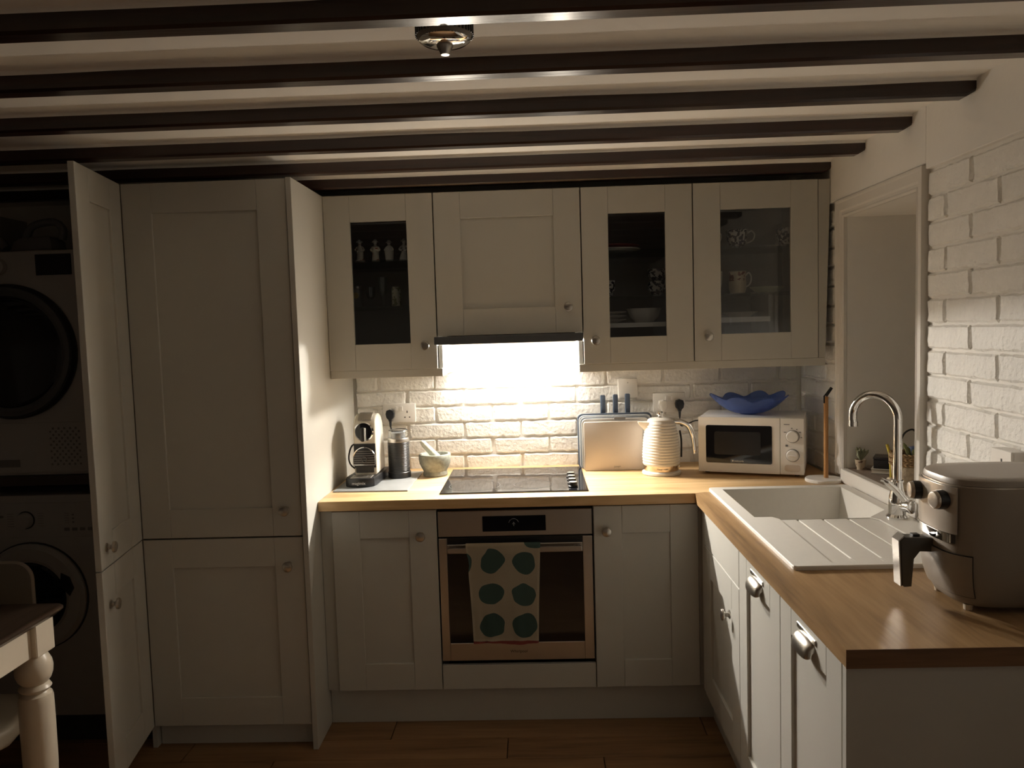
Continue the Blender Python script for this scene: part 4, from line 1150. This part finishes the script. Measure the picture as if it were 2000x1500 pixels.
def plug(name, label, x, z, m, cord, cr_=0.0035):
    t = thing(name, label, 'plug', (x, 0.03, z))
    bm = B()
    poly = [(x - .020, z + .006), (x - .016, z + .020), (x, z + .026), (x + .016, z + .020), (x + .020, z + .006), (x + .017, z - .012), (x + .008, z - .022), (x + .006, z - .030), (x - .006, z - .030), (x - .008, z - .022), (x - .017, z - .012)]
    prism(bm, poly, 0.012, 0.0465, 'y', 0.006, 2); obj('body', bm, m, t, smooth=True)
    bm = B(); tube(bm, [(x, 0.026, z - .028), (x, 0.026, z - .040), (x, 0.026, z - .056)], [0.0062, 0.0056, 0.0042], 10); obj('cord_grip', bm, m, t, smooth=True)
    bm = B(); tube(bm, spline([(x, 0.026, z - .054)] + cord, 8), cr_, 8); obj('cord', bm, m, t, smooth=True)
M['plugblack'] = mat('plug_black', (0.012, 0.014, 0.018), 0.35)
plug('plug', 'black plug with cord in the left wall socket above the milk frother', -0.282, 1.170, M['plugblack'], [(-0.272, 0.022, 1.07), (-0.262, 0.020, 0.96), (-0.250, 0.0, 0.925), (-0.235, -0.06, 0.9205), (-0.22, -0.106, 0.9205)])
plug('plug', 'white plug in the socket above the kettle lid', 0.975, 1.180, M['white'], [(0.975, 0.024, 1.08), (0.985, 0.02, 0.97), (1.0, 0.0, 0.918), (1.03, -0.05, 0.9137), (1.02, -0.09, 0.9137)])
plug('plug', 'black plug with cord in the socket between kettle and microwave', 1.052, 1.181, M['plugblack'], [(1.052, 0.022, 1.105), (1.058, 0.018, 1.085), (1.085, 0.012, 1.095), (1.12, 0.012, 1.108), (1.150, 0.030, 1.10), (1.162, 0.042, 1.05)], 0.003)
t = thing('socket_box', 'white surface socket box on the right brick wall beyond the air fryer', 'socket', (1.606, -1.57, 1.126))
bm = B(); box(bm, 1.572, 1.6065, -1.611, -1.525, 1.126, 1.212, 0.002); obj('box', bm, M['white'], t)
bm = B(); box(bm, 1.5665, 1.5718, -1.6115, -1.5245, 1.1255, 1.2125, 0.0015); fp = obj('face_plate', bm, M['white'], t)
bm = B(); box(bm, 1.5655, 1.5668, -1.573, -1.568, 1.175, 1.190); obj('pin_hole', bm, M['black'], fp)

# ================================================================ window sill
SZ = 0.9636
t = thing('plant_pot', 'tiny white pot with a succulent on the far end of the window sill', 'plant', (1.655, -0.500, SZ))
bm = B(); lathe(bm, [(0.0001, 0), (0.014, 0), (0.013, 0.006), (0.018, 0.018), (0.021, 0.040), (0.0185, 0.040), (0.016, 0.034), (0.0001, 0.034)], 24, at(1.655, -0.500, SZ)); obj('pot', bm, blotch('pot_print', '#b8a890', '#5a4032', 0.4, 60, 0.62), t, smooth=True)
bm = B()
rg = random.Random(5)
for i in range(16):
    a = rg.uniform(0, 6.28); l = rg.uniform(.02, .05); tilt = rg.uniform(.1, .7)
    p0 = Vector((1.655, -0.5, SZ + .036)); p1 = p0 + Vector((math.cos(a) * l * tilt, math.sin(a) * l * tilt, l))
    tube(bm, [p0, p0.lerp(p1, .4), p0.lerp(p1, .8), p1], [.002, .0055, .0065, .002], 6)
obj('leaves', bm, mat('dusty_leaf', (0.22, 0.23, 0.15), 0.7, var=0.25, vscale=40), t, smooth=True)['kind'] = 'stuff'
bm = B()
def rbox(bm, cx, cy, rz, L, W, z0, z1, bev=.001):
    b2 = B(); box(b2, -L / 2, L / 2, -W / 2, W / 2, z0, z1, bev); b2.transform(Matrix.Translation((cx, cy, 0)) @ Matrix.Rotation(rz, 4, 'Z'))
    me = bpy.data.meshes.new('tmp'); b2.to_mesh(me); b2.free(); bm.from_mesh(me); bpy.data.meshes.remove(me)
BX, BY, BR = 1.735, -0.570, -0.50
t = thing('book', 'white book lying flat under the dark box on the window sill', 'book', (BX, BY, SZ))
bm = B(); rbox(bm, BX, BY, BR, 0.120, 0.100, SZ + .0004, SZ + .003); rbox(bm, BX, BY, BR, 0.120, 0.100, SZ + .0155, SZ + .018); rbox(bm, BX, BY + .048, BR, .12, .004, SZ + .003, SZ + .0155); obj('cover', bm, mat('book_cover', (0.50, 0.46, 0.40), 0.5), t)
bm = B(); rbox(bm, BX, BY, BR, 0.116, 0.092, SZ + .0032, SZ + .0153, 0); obj('pages', bm, mat('paper', (0.62, 0.57, 0.48), 0.8), t)
t = thing('keepsake_box', 'small dark box with pale flower print on top of the white book', 'box', (BX, BY, SZ + .0185))
bm = B(); rbox(bm, BX, BY, BR, 0.104, 0.080, SZ + .0185, SZ + .052); obj('box', bm, blotch('flower_box', '#160e10', '#8d8578', 0.35, 34, 0.66), t)
bm = B(); rbox(bm, BX, BY, BR, 0.108, 0.084, SZ + .0525, SZ + .062, .002); obj('lid', bm, mat('dark_lid', (0.02, 0.012, 0.014), 0.3), t)
# basket
bx, by = 1.668, -0.880
t = thing('basket', 'small woven basket with dark braided rim on the window sill', 'basket', (bx, by, SZ))
M['weave'] = mat('pale_weave', (0.42, 0.33, 0.22), 0.8, bump=(150, 0.002), var=0.25, vscale=90)
M['braid'] = mat('brown_braid', (0.30, 0.19, 0.085), 0.7, var=0.45, vscale=120)
bm = B(); lathe(bm, [(0.0001, 0.0004), (0.046, 0.0004), (0.050, 0.01), (0.058, 0.05), (0.062, 0.085), (0.058, 0.085), (0.052, 0.03), (0.0001, 0.02)], 32, at(bx, by, SZ)); obj('body', bm, M['weave'], t, smooth=True)
bm = B()
for lay in range(5):
    for s in (0, PI):
        pts = []
        for i in range(61):
            a = 2 * PI * i / 60
            pts.append((bx + (0.0630 + .003 * math.sin(a * 15 + s + lay * PI)) * math.cos(a), by + (0.0630 + .003 * math.sin(a * 15 + s + lay * PI)) * math.sin(a), SZ + .0905 + lay * .0085 + .0028 * math.cos(a * 15 + s)))
        tube(bm, pts, .0034, 5, False)
obj('braided_rim', bm, M['braid'], t, smooth=True)
t = thing('glasses_case_cord', 'black looped cord sticking out of the woven basket', 'cord', (bx, by, SZ + .12))
bm = B(); tube(bm, spline([(bx - .012, by + .040, SZ + .10), (bx - .018, by + .038, SZ + .15), (bx - .004, by + .036, SZ + .19), (bx + .026, by + .034, SZ + .20), (bx + .040, by + .032, SZ + .16), (bx + .036, by + .032, SZ + .10)], 8), .0032, 8); obj('loop', bm, M['black'], t, smooth=True)
bm = B(); lathe(bm, [(0.0001, 0), (.016, .004), (.020, .018), (.014, .034), (0.0001, .038)], 16, at(bx + .010, by + .004, SZ + .112))
tag(obj('blue_ball', bm, mat('blue_fabric', (0.12, 0.16, 0.30), 0.7, var=0.3, vscale=60), smooth=True), 'small blue ball of cloth in the woven basket', 'cloth')
bm = B()
for i in range(9):
    a = i * .7; p0 = Vector((bx + .012 * math.cos(a), by - .034 + .008 * math.sin(a), SZ + .10)); p1 = p0 + Vector((.030 * math.cos(a), .014 * math.sin(a) - .006, .055 + .012 * math.sin(i * 2)))
    tube(bm, [p0, p0.lerp(p1, .5), p0.lerp(p1, .85), p1], [.0015, .004, .006, .001], 6)
tag(obj('dried_leaves', bm, mat('dull_leaf', (0.16, 0.17, 0.06), 0.7, var=.3, vscale=50), smooth=True), 'bunch of dull green leaves standing in the woven basket', 'leaves')
ux, uy = 1.655, -0.765
t = thing('washing_up_brush', 'yellow handled brush standing on the sill behind the tap', 'brush', (ux, uy, SZ))
bm = B(); lathe(bm, [(0.0001, .0004), (.017, .0004), (.018, .012), (.012, .020), (0.0001, .021)], 16, at(ux, uy, SZ)); obj('bristle_head', bm, M['cream'], t, smooth=True)
bm = B(); tube(bm, spline([(ux, uy, SZ + .020), (ux - .001, uy + .001, SZ + .06), (ux - .004, uy + .004, SZ + .10), (ux - .012, uy + .010, SZ + .138)], 6), [.006] * 12 + [.005] * 7, 10); obj('handle', bm, mat('yellow_plastic', (0.55, 0.42, 0.05), 0.4), t, smooth=True)

# ================================================================ laundry machines
def front_disc(parent, name, x, y, z, prof, m, seg=48):
    bm = B(); lathe(bm, prof, seg, at(x, y, z, '-y')); return obj(name, bm, m, parent, smooth=True)
t = thing('tumble_dryer', 'white tumble dryer with large black round door stacked above the washing machine', 'dryer', (-1.53, -0.72, 1.0585))
Z0 = 1.0585
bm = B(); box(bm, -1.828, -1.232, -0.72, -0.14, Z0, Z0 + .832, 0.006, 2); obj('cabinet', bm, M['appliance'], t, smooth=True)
dr = front_disc(t, 'door', -1.537, -0.7205, 1.522, [(0.0001, 0), (.249, 0), (.250, .012), (.242, .026), (.0001, .026)], M['black'])
front_disc(dr, 'door_ring', -1.537, -0.7466, 1.522, [(.238, 0), (.236, .006), (.220, .010), (.206, .004), (.206, 0)], mat('dark_grey_ring', (0.09, 0.095, 0.10), 0.35))
front_disc(dr, 'door_glass', -1.537, -0.7467, 1.522, [(0.0001, 0), (.205, 0), (.19, .004), (.0001, .007)], M['blackgloss'])
bm = B(); box(bm, -1.424, -1.290, -0.7225, -0.7195, 1.800, 1.876, .001); obj('display', bm, M['blackgloss'], t)
front_disc(t, 'dial', -1.560, -0.7205, 1.835, [(0.0001, 0), (.030, 0), (.030, .004), (.026, .018), (.0001, .019)], M['appliance'], 32)
bm = B(); box(bm, -1.826, -1.234, -0.7222, -0.7195, Z0 + .012, 1.258, .002); fl = obj('lower_panel', bm, M['appliance'], t)
bm = B()
for i in range(11):
    for j in range(12):
        if (i + j) % 2 == 0: box(bm, -1.416 + i * .0108, -1.416 + i * .0108 + .0065, -0.7236, -0.7221, 1.096 + j * .0122, 1.096 + j * .0122 + .0075)
obj('vent_grille', bm, M['grey'], fl)
bm = B(); box(bm, -1.64, -1.535, -0.7232, -0.7221, 1.092, 1.120, .001); obj('filter_slot', bm, M['grey'], fl)

t = thing('washing_machine', 'white washing machine with round porthole door under the dryer', 'washing machine', (-1.53, -0.70, 0.1185))
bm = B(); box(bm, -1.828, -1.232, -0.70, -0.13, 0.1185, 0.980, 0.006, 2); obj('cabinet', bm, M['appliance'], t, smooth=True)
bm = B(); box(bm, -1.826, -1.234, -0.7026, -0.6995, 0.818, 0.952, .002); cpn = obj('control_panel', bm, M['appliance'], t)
k_ = front_disc(cpn, 'dial', -1.543, -0.7027, 0.886, [(0.0001, 0), (.030, 0), (.030, .014), (.026, .026), (.0001, .027)], M['appliance'], 32)
front_disc(cpn, 'dial_skirt', -1.543, -0.7027, 0.886, [(0.0001, 0), (.034, 0), (.034, .003), (.0001, .003)], M['black'], 32)
bm = B(); box(bm, -1.80, -1.625, -0.7036, -0.7025, 0.828, 0.868, .001); obj('drawer', bm, M['appliance'], cpn)
bm = B()
for i in range(6):
    box(bm, -1.497, -1.475, -0.7032, -0.7025, 0.862 + i * .0095, 0.8635 + i * .0095)
    box(bm, -1.615, -1.590, -0.7032, -0.7025, 0.862 + i * .0095, 0.8635 + i * .0095)
for i in range(5): box(bm, -1.395, -1.378, -0.7032, -0.7025, 0.872 + i * .009, 0.8735 + i * .009)
for i in range(3): box(bm, -1.366, -1.358, -0.7032, -0.7025, 0.872 + i * .014, 0.878 + i * .014)
for i in range(4): box(bm, -1.398 + i * .030, -1.378 + i * .030, -0.7034, -0.7025, 0.842, 0.854, .001)
obj('printed_marks', bm, M['grey'], cpn)
bm = B(); lathe(bm, [(0.0001, 0), (.012, 0), (.012, .0006), (0.0001, .0006)], 20, at(-1.640, -0.7027, 0.900, '-y') @ Matrix.Scale(0.45, 4, (0, 1, 0))); obj('badge', bm, M['grey'], cpn)
dr = front_disc(t, 'door', -1.531, -0.7005, 0.592, [(0.0001, 0), (.205, 0), (.204, .014), (.190, .030), (.150, .034), (.140, .028), (.0001, .026)], M['appliance'])
front_disc(dr, 'porthole', -1.531, -0.7268, 0.592, [(0.0001, 0), (.139, 0), (.130, .012), (.08, .020), (.0001, .022)], M['blackgloss'])
front_disc(dr, 'seal', -1.531, -0.7006, 0.592, [(.2055, 0), (.209, 0), (.209, .005), (.2055, .006)], M['black'])
bm = B(); prism(bm, [(-1.375, 0.600), (-1.410, 0.640), (-1.404, 0.690), (-1.372, 0.672), (-1.358, 0.63)], -0.7372, -0.7300, 'y', .002); obj('door_handle', bm, M['black'], dr)
# things lying on the dryer
DT = Z0 + .8325
t = thing('steam_iron', 'dark steam iron lying on top of the tumble dryer', 'iron', (-1.46, -0.60, DT))
bm = B(); sole = [(-1.60, -.60), (-1.56, -.565), (-1.48, -.548), (-1.40, -.548), (-1.39, -.60), (-1.40, -.652), (-1.48, -.652), (-1.56, -.635)]
prism(bm, sole, DT + .001, DT + .010, 'z', .002); obj('soleplate', bm, M['steel'], t)
bm = B(); loft(bm, [[(x * s + (1 - s) * -1.46, y * s + (1 - s) * -.60, DT + z) for x, y in sole] for z, s in ((.011, .96), (.045, .88), (.060, .7))]); obj('housing', bm, M['grey'], t, smooth=True)
bm = B(); tube(bm, spline([(-1.53, -.60, DT + .058), (-1.50, -.60, DT + .105), (-1.42, -.60, DT + .118), (-1.385, -.60, DT + .09), (-1.39, -.60, DT + .05)], 6), .014, 10); obj('handle', bm, M['grey'], t, smooth=True)
t = thing('hose_nozzle', 'grey hose end sloping on top of the tumble dryer', 'hose', (-1.63, -0.60, DT))
bm = B(); tube(bm, spline([(-1.72, -.58, DT + .135), (-1.67, -.59, DT + .10), (-1.635, -.60, DT + .055), (-1.605, -.605, DT + .020)], 6), [.012] * 12 + [.019] * 7, 12); obj('nozzle', bm, M['grey'], t, smooth=True)

# ================================================================ dining table and chair
t = thing('dining_table', 'dining table with dark wooden top and turned cream legs at the left edge', 'table', (-1.62, -1.75, 0))
TX0, TX1, TY0, TY1 = -2.15, -1.052, -2.35, -1.268
bm = B()
def tt(d, z):
    return [(x, y, z) for x, y in rrect(TX0 + d, TX1 - d, TY0 + d, TY1 - d, 0.025, 4)]
loft(bm, [tt(.020, .7345), tt(.014, .737), tt(.010, .742), tt(.004, .746), tt(0, .751), tt(0, .756), tt(.004, .7605), tt(.010, .7620)])
obj('top', bm, M['tabletop'], t, smooth=True)
bm = B()
LX = (-2.075, -1.118); LY = (-2.275, -1.345)
box(bm, LX[0], LX[1], LY[1] - .010, LY[1] + .014, .640, .734); obj('apron', bm, M['cream'], t)
bm = B(); box(bm, LX[0], LX[1], LY[0] - .014, LY[0] + .010, .640, .734); obj('apron', bm, M['cream'], t)
bm = B(); box(bm, LX[1] - .014, LX[1] + .026, LY[0], LY[1], .640, .734); obj('apron', bm, M['cream'], t)
bm = B(); box(bm, LX[0] - .026, LX[0] + .014, LY[0], LY[1], .640, .734); obj('apron', bm, M['cream'], t)
for lx in LX:
    for ly in LY:
        bm = B()
        box(bm, lx - .043, lx + .043, ly - .043, ly + .043, .636, .7342, .003)
        lathe(bm, [(0.0001, 0.0005), (.026, 0.0005), (.032, .02), (.030, .05), (.036, .10), (.040, .14), (.0465, .30), (.0475, .42), (.0470, .500), (.0440, .512), (.036, .518), (.034, .522), (.040, .526), (.0445, .533), (.040, .541), (.034, .546), (.044, .558), (.050, .575), (.0515, .592), (.049, .610), (.042, .625), (.036, .636)], 28, at(lx, ly, 0))
        obj('leg', bm, M['cream'], t, smooth=True)
M['chairgrey'] = mat('chair_grey', (0.16, 0.14, 0.11), 0.55)
t = thing('dining_chair', 'cream framed chair with rounded grey back tucked behind the dining table', 'chair', (-1.50, -1.20, 0))
bm = B()
bk = rrect(-1.735, -1.282, 0.50, 0.832, 0.055, 8)
prism(bm, bk, -1.088, -1.070, 'y', .006, 2); obj('backrest', bm, M['chairgrey'], t, smooth=True)
bm = B(); pp = [(x, -1.079, z) for x, z in bk]; tube(bm, pp + [pp[0]], .0065, 10, False); obj('back_frame', bm, mat('chair_edge', (0.36, 0.32, 0.26), 0.4), t, smooth=True)
bm = B(); 
seat = [(-1.75, -1.09), (-1.775, -1.33), (-1.74, -1.42), (-1.66, -1.445), (-1.33, -1.445), (-1.250, -1.42), (-1.215, -1.33), (-1.265, -1.09)]
prism(bm, seat, .338, .400, 'z', .022, 4); obj('seat', bm, M['cream'], t, smooth=True)
for lx, ly in ((-1.29, -1.11), (-1.725, -1.11), (-1.30, -1.38), (-1.715, -1.38)):
    bm = B(); top_ = .50 if ly > -1.2 else .345
    lathe(bm, [(0.0001, .0005), (.013, .0005), (.019, .12), (.021, .25), (.018, top_), (0.0001, top_)], 14, at(lx, ly, 0)); obj('leg', bm, M['cream'], t, smooth=True)
bm = B(); tube(bm, [(-1.295, -1.11, .16), (-1.298, -1.25, .16), (-1.30, -1.38, .16)], .011, 10); tube(bm, [(-1.72, -1.11, .16), (-1.717, -1.25, .16), (-1.715, -1.38, .16)], .011, 10); obj('stretcher', bm, M['cream'], t, smooth=True)

# ================================================================ ceiling fittings
t = thing('smoke_alarm', 'round ribbed alarm with shiny chrome disc hanging between the first ceiling beams', 'alarm', (0.232, -1.935, CZ))
ax_, ay_ = 0.232, -1.935
bm = B(); lathe(bm, [(0.0001, 0.0005), (.054, 0.0005), (.058, -.010), (.058, -.026), (.054, -.042), (.050, -.047), (.0001, -.047)], 48, at(ax_, ay_, CZ)); bd = obj('base', bm, mat('alarm_body', (0.30, 0.28, 0.24), 0.5), t, smooth=True)
bm = B()
for i in range(40):
    a = 2 * PI * i / 40
    b2 = B(); box(b2, .0572, .0594, -.0016, .0016, CZ - .040, CZ - .008); b2.transform(Matrix.Translation((ax_, ay_, 0)) @ Matrix.Rotation(a, 4, 'Z'))
    me = bpy.data.meshes.new('tmp'); b2.to_mesh(me); b2.free(); bm.from_mesh(me); bpy.data.meshes.remove(me)
obj('ribs', bm, M['black'], bd)
bm = B(); lathe(bm, [(.0515, -.046), (.052, -.0475), (.046, -.052), (.030, -.056), (.0001, -.058)], 48, at(ax_, ay_, CZ)); dk = obj('chrome_disc', bm, M['chrome'], t, smooth=True)
bm = B(); lathe(bm, [(.017, -.0562), (.0165, -.060), (.012, -.068), (.010, -.073), (.0085, -.076), (.0001, -.0765)], 24, at(ax_, ay_, CZ)); obj('sensor_nub', bm, M['knob'], dk, smooth=True)
for dx, lab in ((0.516, 'flush white ceiling disc nearly hidden behind a beam right of centre'), (-0.900, 'flush white ceiling disc nearly hidden behind a beam on the left')):
    bm = B(); lathe(bm, [(0.0001, -.0004), (.046, -.0004), (.046, -.003), (.040, -.0045), (.036, -.003), (.0001, -.003)], 32, at(dx, -1.215, CZ))
    tag(obj('ceiling_disc', bm, M['ceiling'], smooth=True), lab, 'ceiling fitting')

# ================================================================ china inside the glazed cupboards
M['porc'] = mat('porcelain', (0.72, 0.70, 0.66), 0.25)
M['porcdec'] = blotch('porcelain_flowers', '#d8d2c4', '#8a4a3a', 0.25, 60, 0.62)
M['willow'] = blotch('blue_printed_china', '#d4d4d0', '#1b2136', 0.25, 75, 0.49)
def cup(name, label, x, y, z, r, h, m, hang=0.0, cat='cup', group=None, flare=1.0, jug=False):
    t = thing(name, label, cat, (x, y, z), hang, group)
    bm = B()
    if jug: pr = [(0.0001, 0.0004), (r * .78, .0004), (r * .98, h * .18), (r * 1.0, h * .45), (r * .93, h * .8), (r * 1.0, h), (r * .94, h), (r * .86, h * .8), (r * .9, h * .2), (.0001, h * .1)]
    else: pr = [(0.0001, 0.0004), (r * .55, .0004), (r * .55, h * .06), (r * .72, h * .14), (r * .93, h * .45), (r * 1.0, h), (r * .95, h), (r * .86, h * .45), (r * .6, h * .17), (.0001, h * .12)]
    lathe(bm, pr, 28); obj('body', bm, m, t, smooth=True, local=True)
    bm = B(); tube(bm, spline([(r * .93, 0, h * .80), (r * 1.35, 0, h * .93), (r * 1.62, 0, h * .72), (r * 1.45, 0, h * .42), (r * .86, 0, h * .26)], 6), .0034, 8); obj('handle', bm, M['porc'], t, smooth=True, local=True)
    return t
def plate(label, x, y, z, r, m, group=None, h=.014, cat='plate', name='plate'):
    bm = B(); lathe(bm, [(0.0001, 0.0004), (r * .58, .0004), (r * .62, .003), (r, h - .002), (r, h), (r * .62, .0060), (.0001, .005)], 40)
    o = obj(name, bm, m, smooth=True); o.location = (x, y, z); WM[o.name] = Matrix.Translation((x, y, z))
    return tag(o, label, cat, group)
# figurines on the upper shelf of the left cupboard
def figurine(label, x, y, z, h, kind):
    t = thing('figurine', label, 'figurine', (x, y, z), 0, 'white figurines')
    bm = B(); s = h / .1
    sk = {0: [(.022, .0004), (.022, .006), (.017, .010), (.016, .030), (.017, .052), (.012, .066), (.007, .074), (.006, .078)],
          1: [(.019, .0004), (.019, .005), (.017, .010), (.015, .040), (.020, .055), (.018, .066), (.008, .074), (.006, .078)],
          2: [(.016, .0004), (.018, .004), (.021, .030), (.023, .048), (.017, .064), (.010, .074), (.006, .078)],
          3: [(.024, .0004), (.024, .004), (.021, .018), (.012, .045), (.009, .060), (.010, .070), (.006, .078)]}[kind]
    lathe(bm, [(.0001, .0004)] + [(r * s, z_ * s) for r, z_ in sk] + [(.0001, .079 * s)], 20)
    for q in (-1, 1):
        tube(bm, spline([(q * .011 * s, -.002, .069 * s), (q * .020 * s, -.008, .054 * s), (q * .006 * s, -.017 * s, .047 * s)], 4), .0045 * s, 8)
    obj('dress', bm, M['porc'] if kind > 1 else (mat('gilt_print', (0.55, 0.42, 0.24), 0.35) if False else M['porcdec']), t, smooth=True, local=True)
    bm = B(); lathe(bm, [(.0001, .078 * s), (.006 * s, .080 * s), (.0085 * s, .087 * s), (.006 * s, .095 * s), (.0001, .097 * s)], 16); obj('head', bm, M['porc'], t, smooth=True, local=True)
    bm = B(); lathe(bm, [(.015 * s, .090 * s), (.016 * s, .0915 * s), (.009 * s, .096 * s), (.006 * s, .102 * s), (.0001, .104 * s)], 16); obj('bonnet', bm, M['porc'] if kind != 0 else mat('pale_blue_hat', (0.45, 0.50, 0.55), .3), t, smooth=True, local=True)
figurine('leftmost white figurine with wide foot and pale hat behind cupboard glass', -0.337, -0.215, 1.8533, .094, 0)
figurine('white figurine with red print, second from left behind cupboard glass', -0.270, -0.215, 1.8533, .092, 1)
figurine('plain white rounded figurine, third from left behind cupboard glass', -0.211, -0.215, 1.8533, .088, 2)
figurine('white figurine with flared skirt half hidden by the cupboard door stile', -0.147, -0.215, 1.8533, .092, 3)
# lower shelf of the left cupboard
z1 = 1.6623
t = thing('lidded_jar', 'small clear jar with round gilt badge on the lower figurine shelf', 'jar', (-0.358, -0.215, z1))
bm = B(); lathe(bm, [(.0001, .0004), (.022, .0004), (.023, .006), (.023, .070), (.018, .080), (.0001, .080)], 24, at(-0.358, -0.215, z1)); obj('jar', bm, M['thin_glass'], t, smooth=True)
bm = B(); lathe(bm, [(.0001, .0805), (.019, .0805), (.019, .090), (.0001, .091)], 24, at(-0.358, -0.215, z1)); obj('lid', bm, M['steel'], t, smooth=True)
bm = B(); lathe(bm, [(.0001, 0), (.013, 0), (.012, .0015), (.0001, .002)], 20, at(-0.358, -0.2385, z1 + .050, '-y')); obj('badge', bm, mat('gilt', (0.70, 0.55, 0.25), 0.3, 0.6), t, smooth=True)
for gx, gh, lab in ((-0.298, .085, 'short clear stemmed glass beside the gilt badged jar'), (-0.245, .125, 'tall clear glass in the middle of the lower figurine shelf')):
    bm = B(); lathe(bm, [(.0001, .0004), (.022, .0004), (.020, .003), (.005, .007), (.005, gh * .35), (.018, gh * .5), (.021, gh), (.0195, gh), (.016, gh * .52), (.0001, gh * .38)], 24, at(gx, -0.215, z1))
    tag(obj('drinking_glass', bm, M['thin_glass'], smooth=True), lab, 'glass')
bm = B(); lathe(bm, [(.0001, .0004), (.0185, .0004), (.020, .004), (.0195, .070), (.017, .083), (.015, .083), (.015, .010), (.0001, .008)], 24, at(-0.188, -0.215, z1))
tag(obj('vase', bm, blotch('leafy_vase', '#bdb9a8', '#6d7052', 0.3, 70, .55, -1e3, 1e3), smooth=True), 'small white cylinder vase with leaf print on the lower figurine shelf', 'vase')
# middle cupboard
plate('white plate at the bottom of the two on the top shelf right of the hood', 0.735, -0.16, 1.8623, .125, M['porc'])
plate('red rimmed plate on top of the white plate right of the hood', 0.735, -0.16, 1.8765, .120, mat('red_rim', (0.40, 0.10, 0.09), .3))
cup('teacup', 'blue printed cup cut off by the left door stile, middle shelf right of hood', 0.706, -0.20, 1.6723, .040, .070, M['willow'], PI)
cup('teacup', 'blue printed cup carrying a second cup on the middle shelf right of hood', 0.925, -0.20, 1.6723, .042, .060, M['willow'], 0.6)
cup('teacup', 'upper blue printed cup stacked on another cup right of the hood', 0.925, -0.20, 1.7328, .042, .052, M['willow'], 0.9)
for i, lab in enumerate(('lowest white plate of the three beside the bowl, cupboard right of hood', 'middle white plate of the three beside the bowl, cupboard right of hood', 'top white plate of the three beside the bowl, cupboard right of hood')):
    plate(lab, 0.705, -0.145, 1.5623 + i * .0165, .092, M['porc'], 'stacked white plates', .0155)
bm = B(); lathe(bm, [(.0001, .0004), (.040, .0004), (.042, .005), (.062, .022), (.076, .060), (.073, .060), (.058, .024), (.0001, .010)], 36, at(0.872, -0.16, 1.5623))
tag(obj('serving_bowl', bm, M['porc'], smooth=True), 'plain white bowl on the thick shelf right of the hood', 'bowl')
# right cupboard
cup('teacup', 'blue printed teacup with only its handle showing, top shelf by the window', 1.128, -0.20, 1.8633, .042, .072, M['willow'], 0.0)
cup('teacup', 'blue printed teacup with handle to the right, centre of top shelf by window', 1.262, -0.20, 1.8633, .045, .074, M['willow'], 0.0)
cup('teacup', 'blue printed teacup at the right end of the top shelf by the window', 1.470, -0.20, 1.8633, .045, .074, M['willow'], 1.9)
cup('mug', 'plain pale mug half hidden by the door stile, middle shelf by window', 1.165, -0.19, 1.6723, .036, .095, M['porc'], PI, 'mug')
cup('jug', 'cream jug with red and blue band on the middle shelf by the window', 1.262, -0.20, 1.6723, .036, .092, blotch('jug_print', '#d6c8b0', '#7a3d34', 0.3, 55, 0.5, 0.052, 0.09), 0.0, 'jug', jug=True)
plate('greenish shallow dish on the middle shelf beside the cream jug', 1.395, -0.17, 1.6723, .072, mat('celadon', (0.48, 0.50, 0.36), .3), None, .026, 'dish', 'shallow_dish')
plate('white plate lying on the short thick shelf in the window side cupboard', 1.282, -0.14, 1.5723, .078, M['porc'], None, .022)
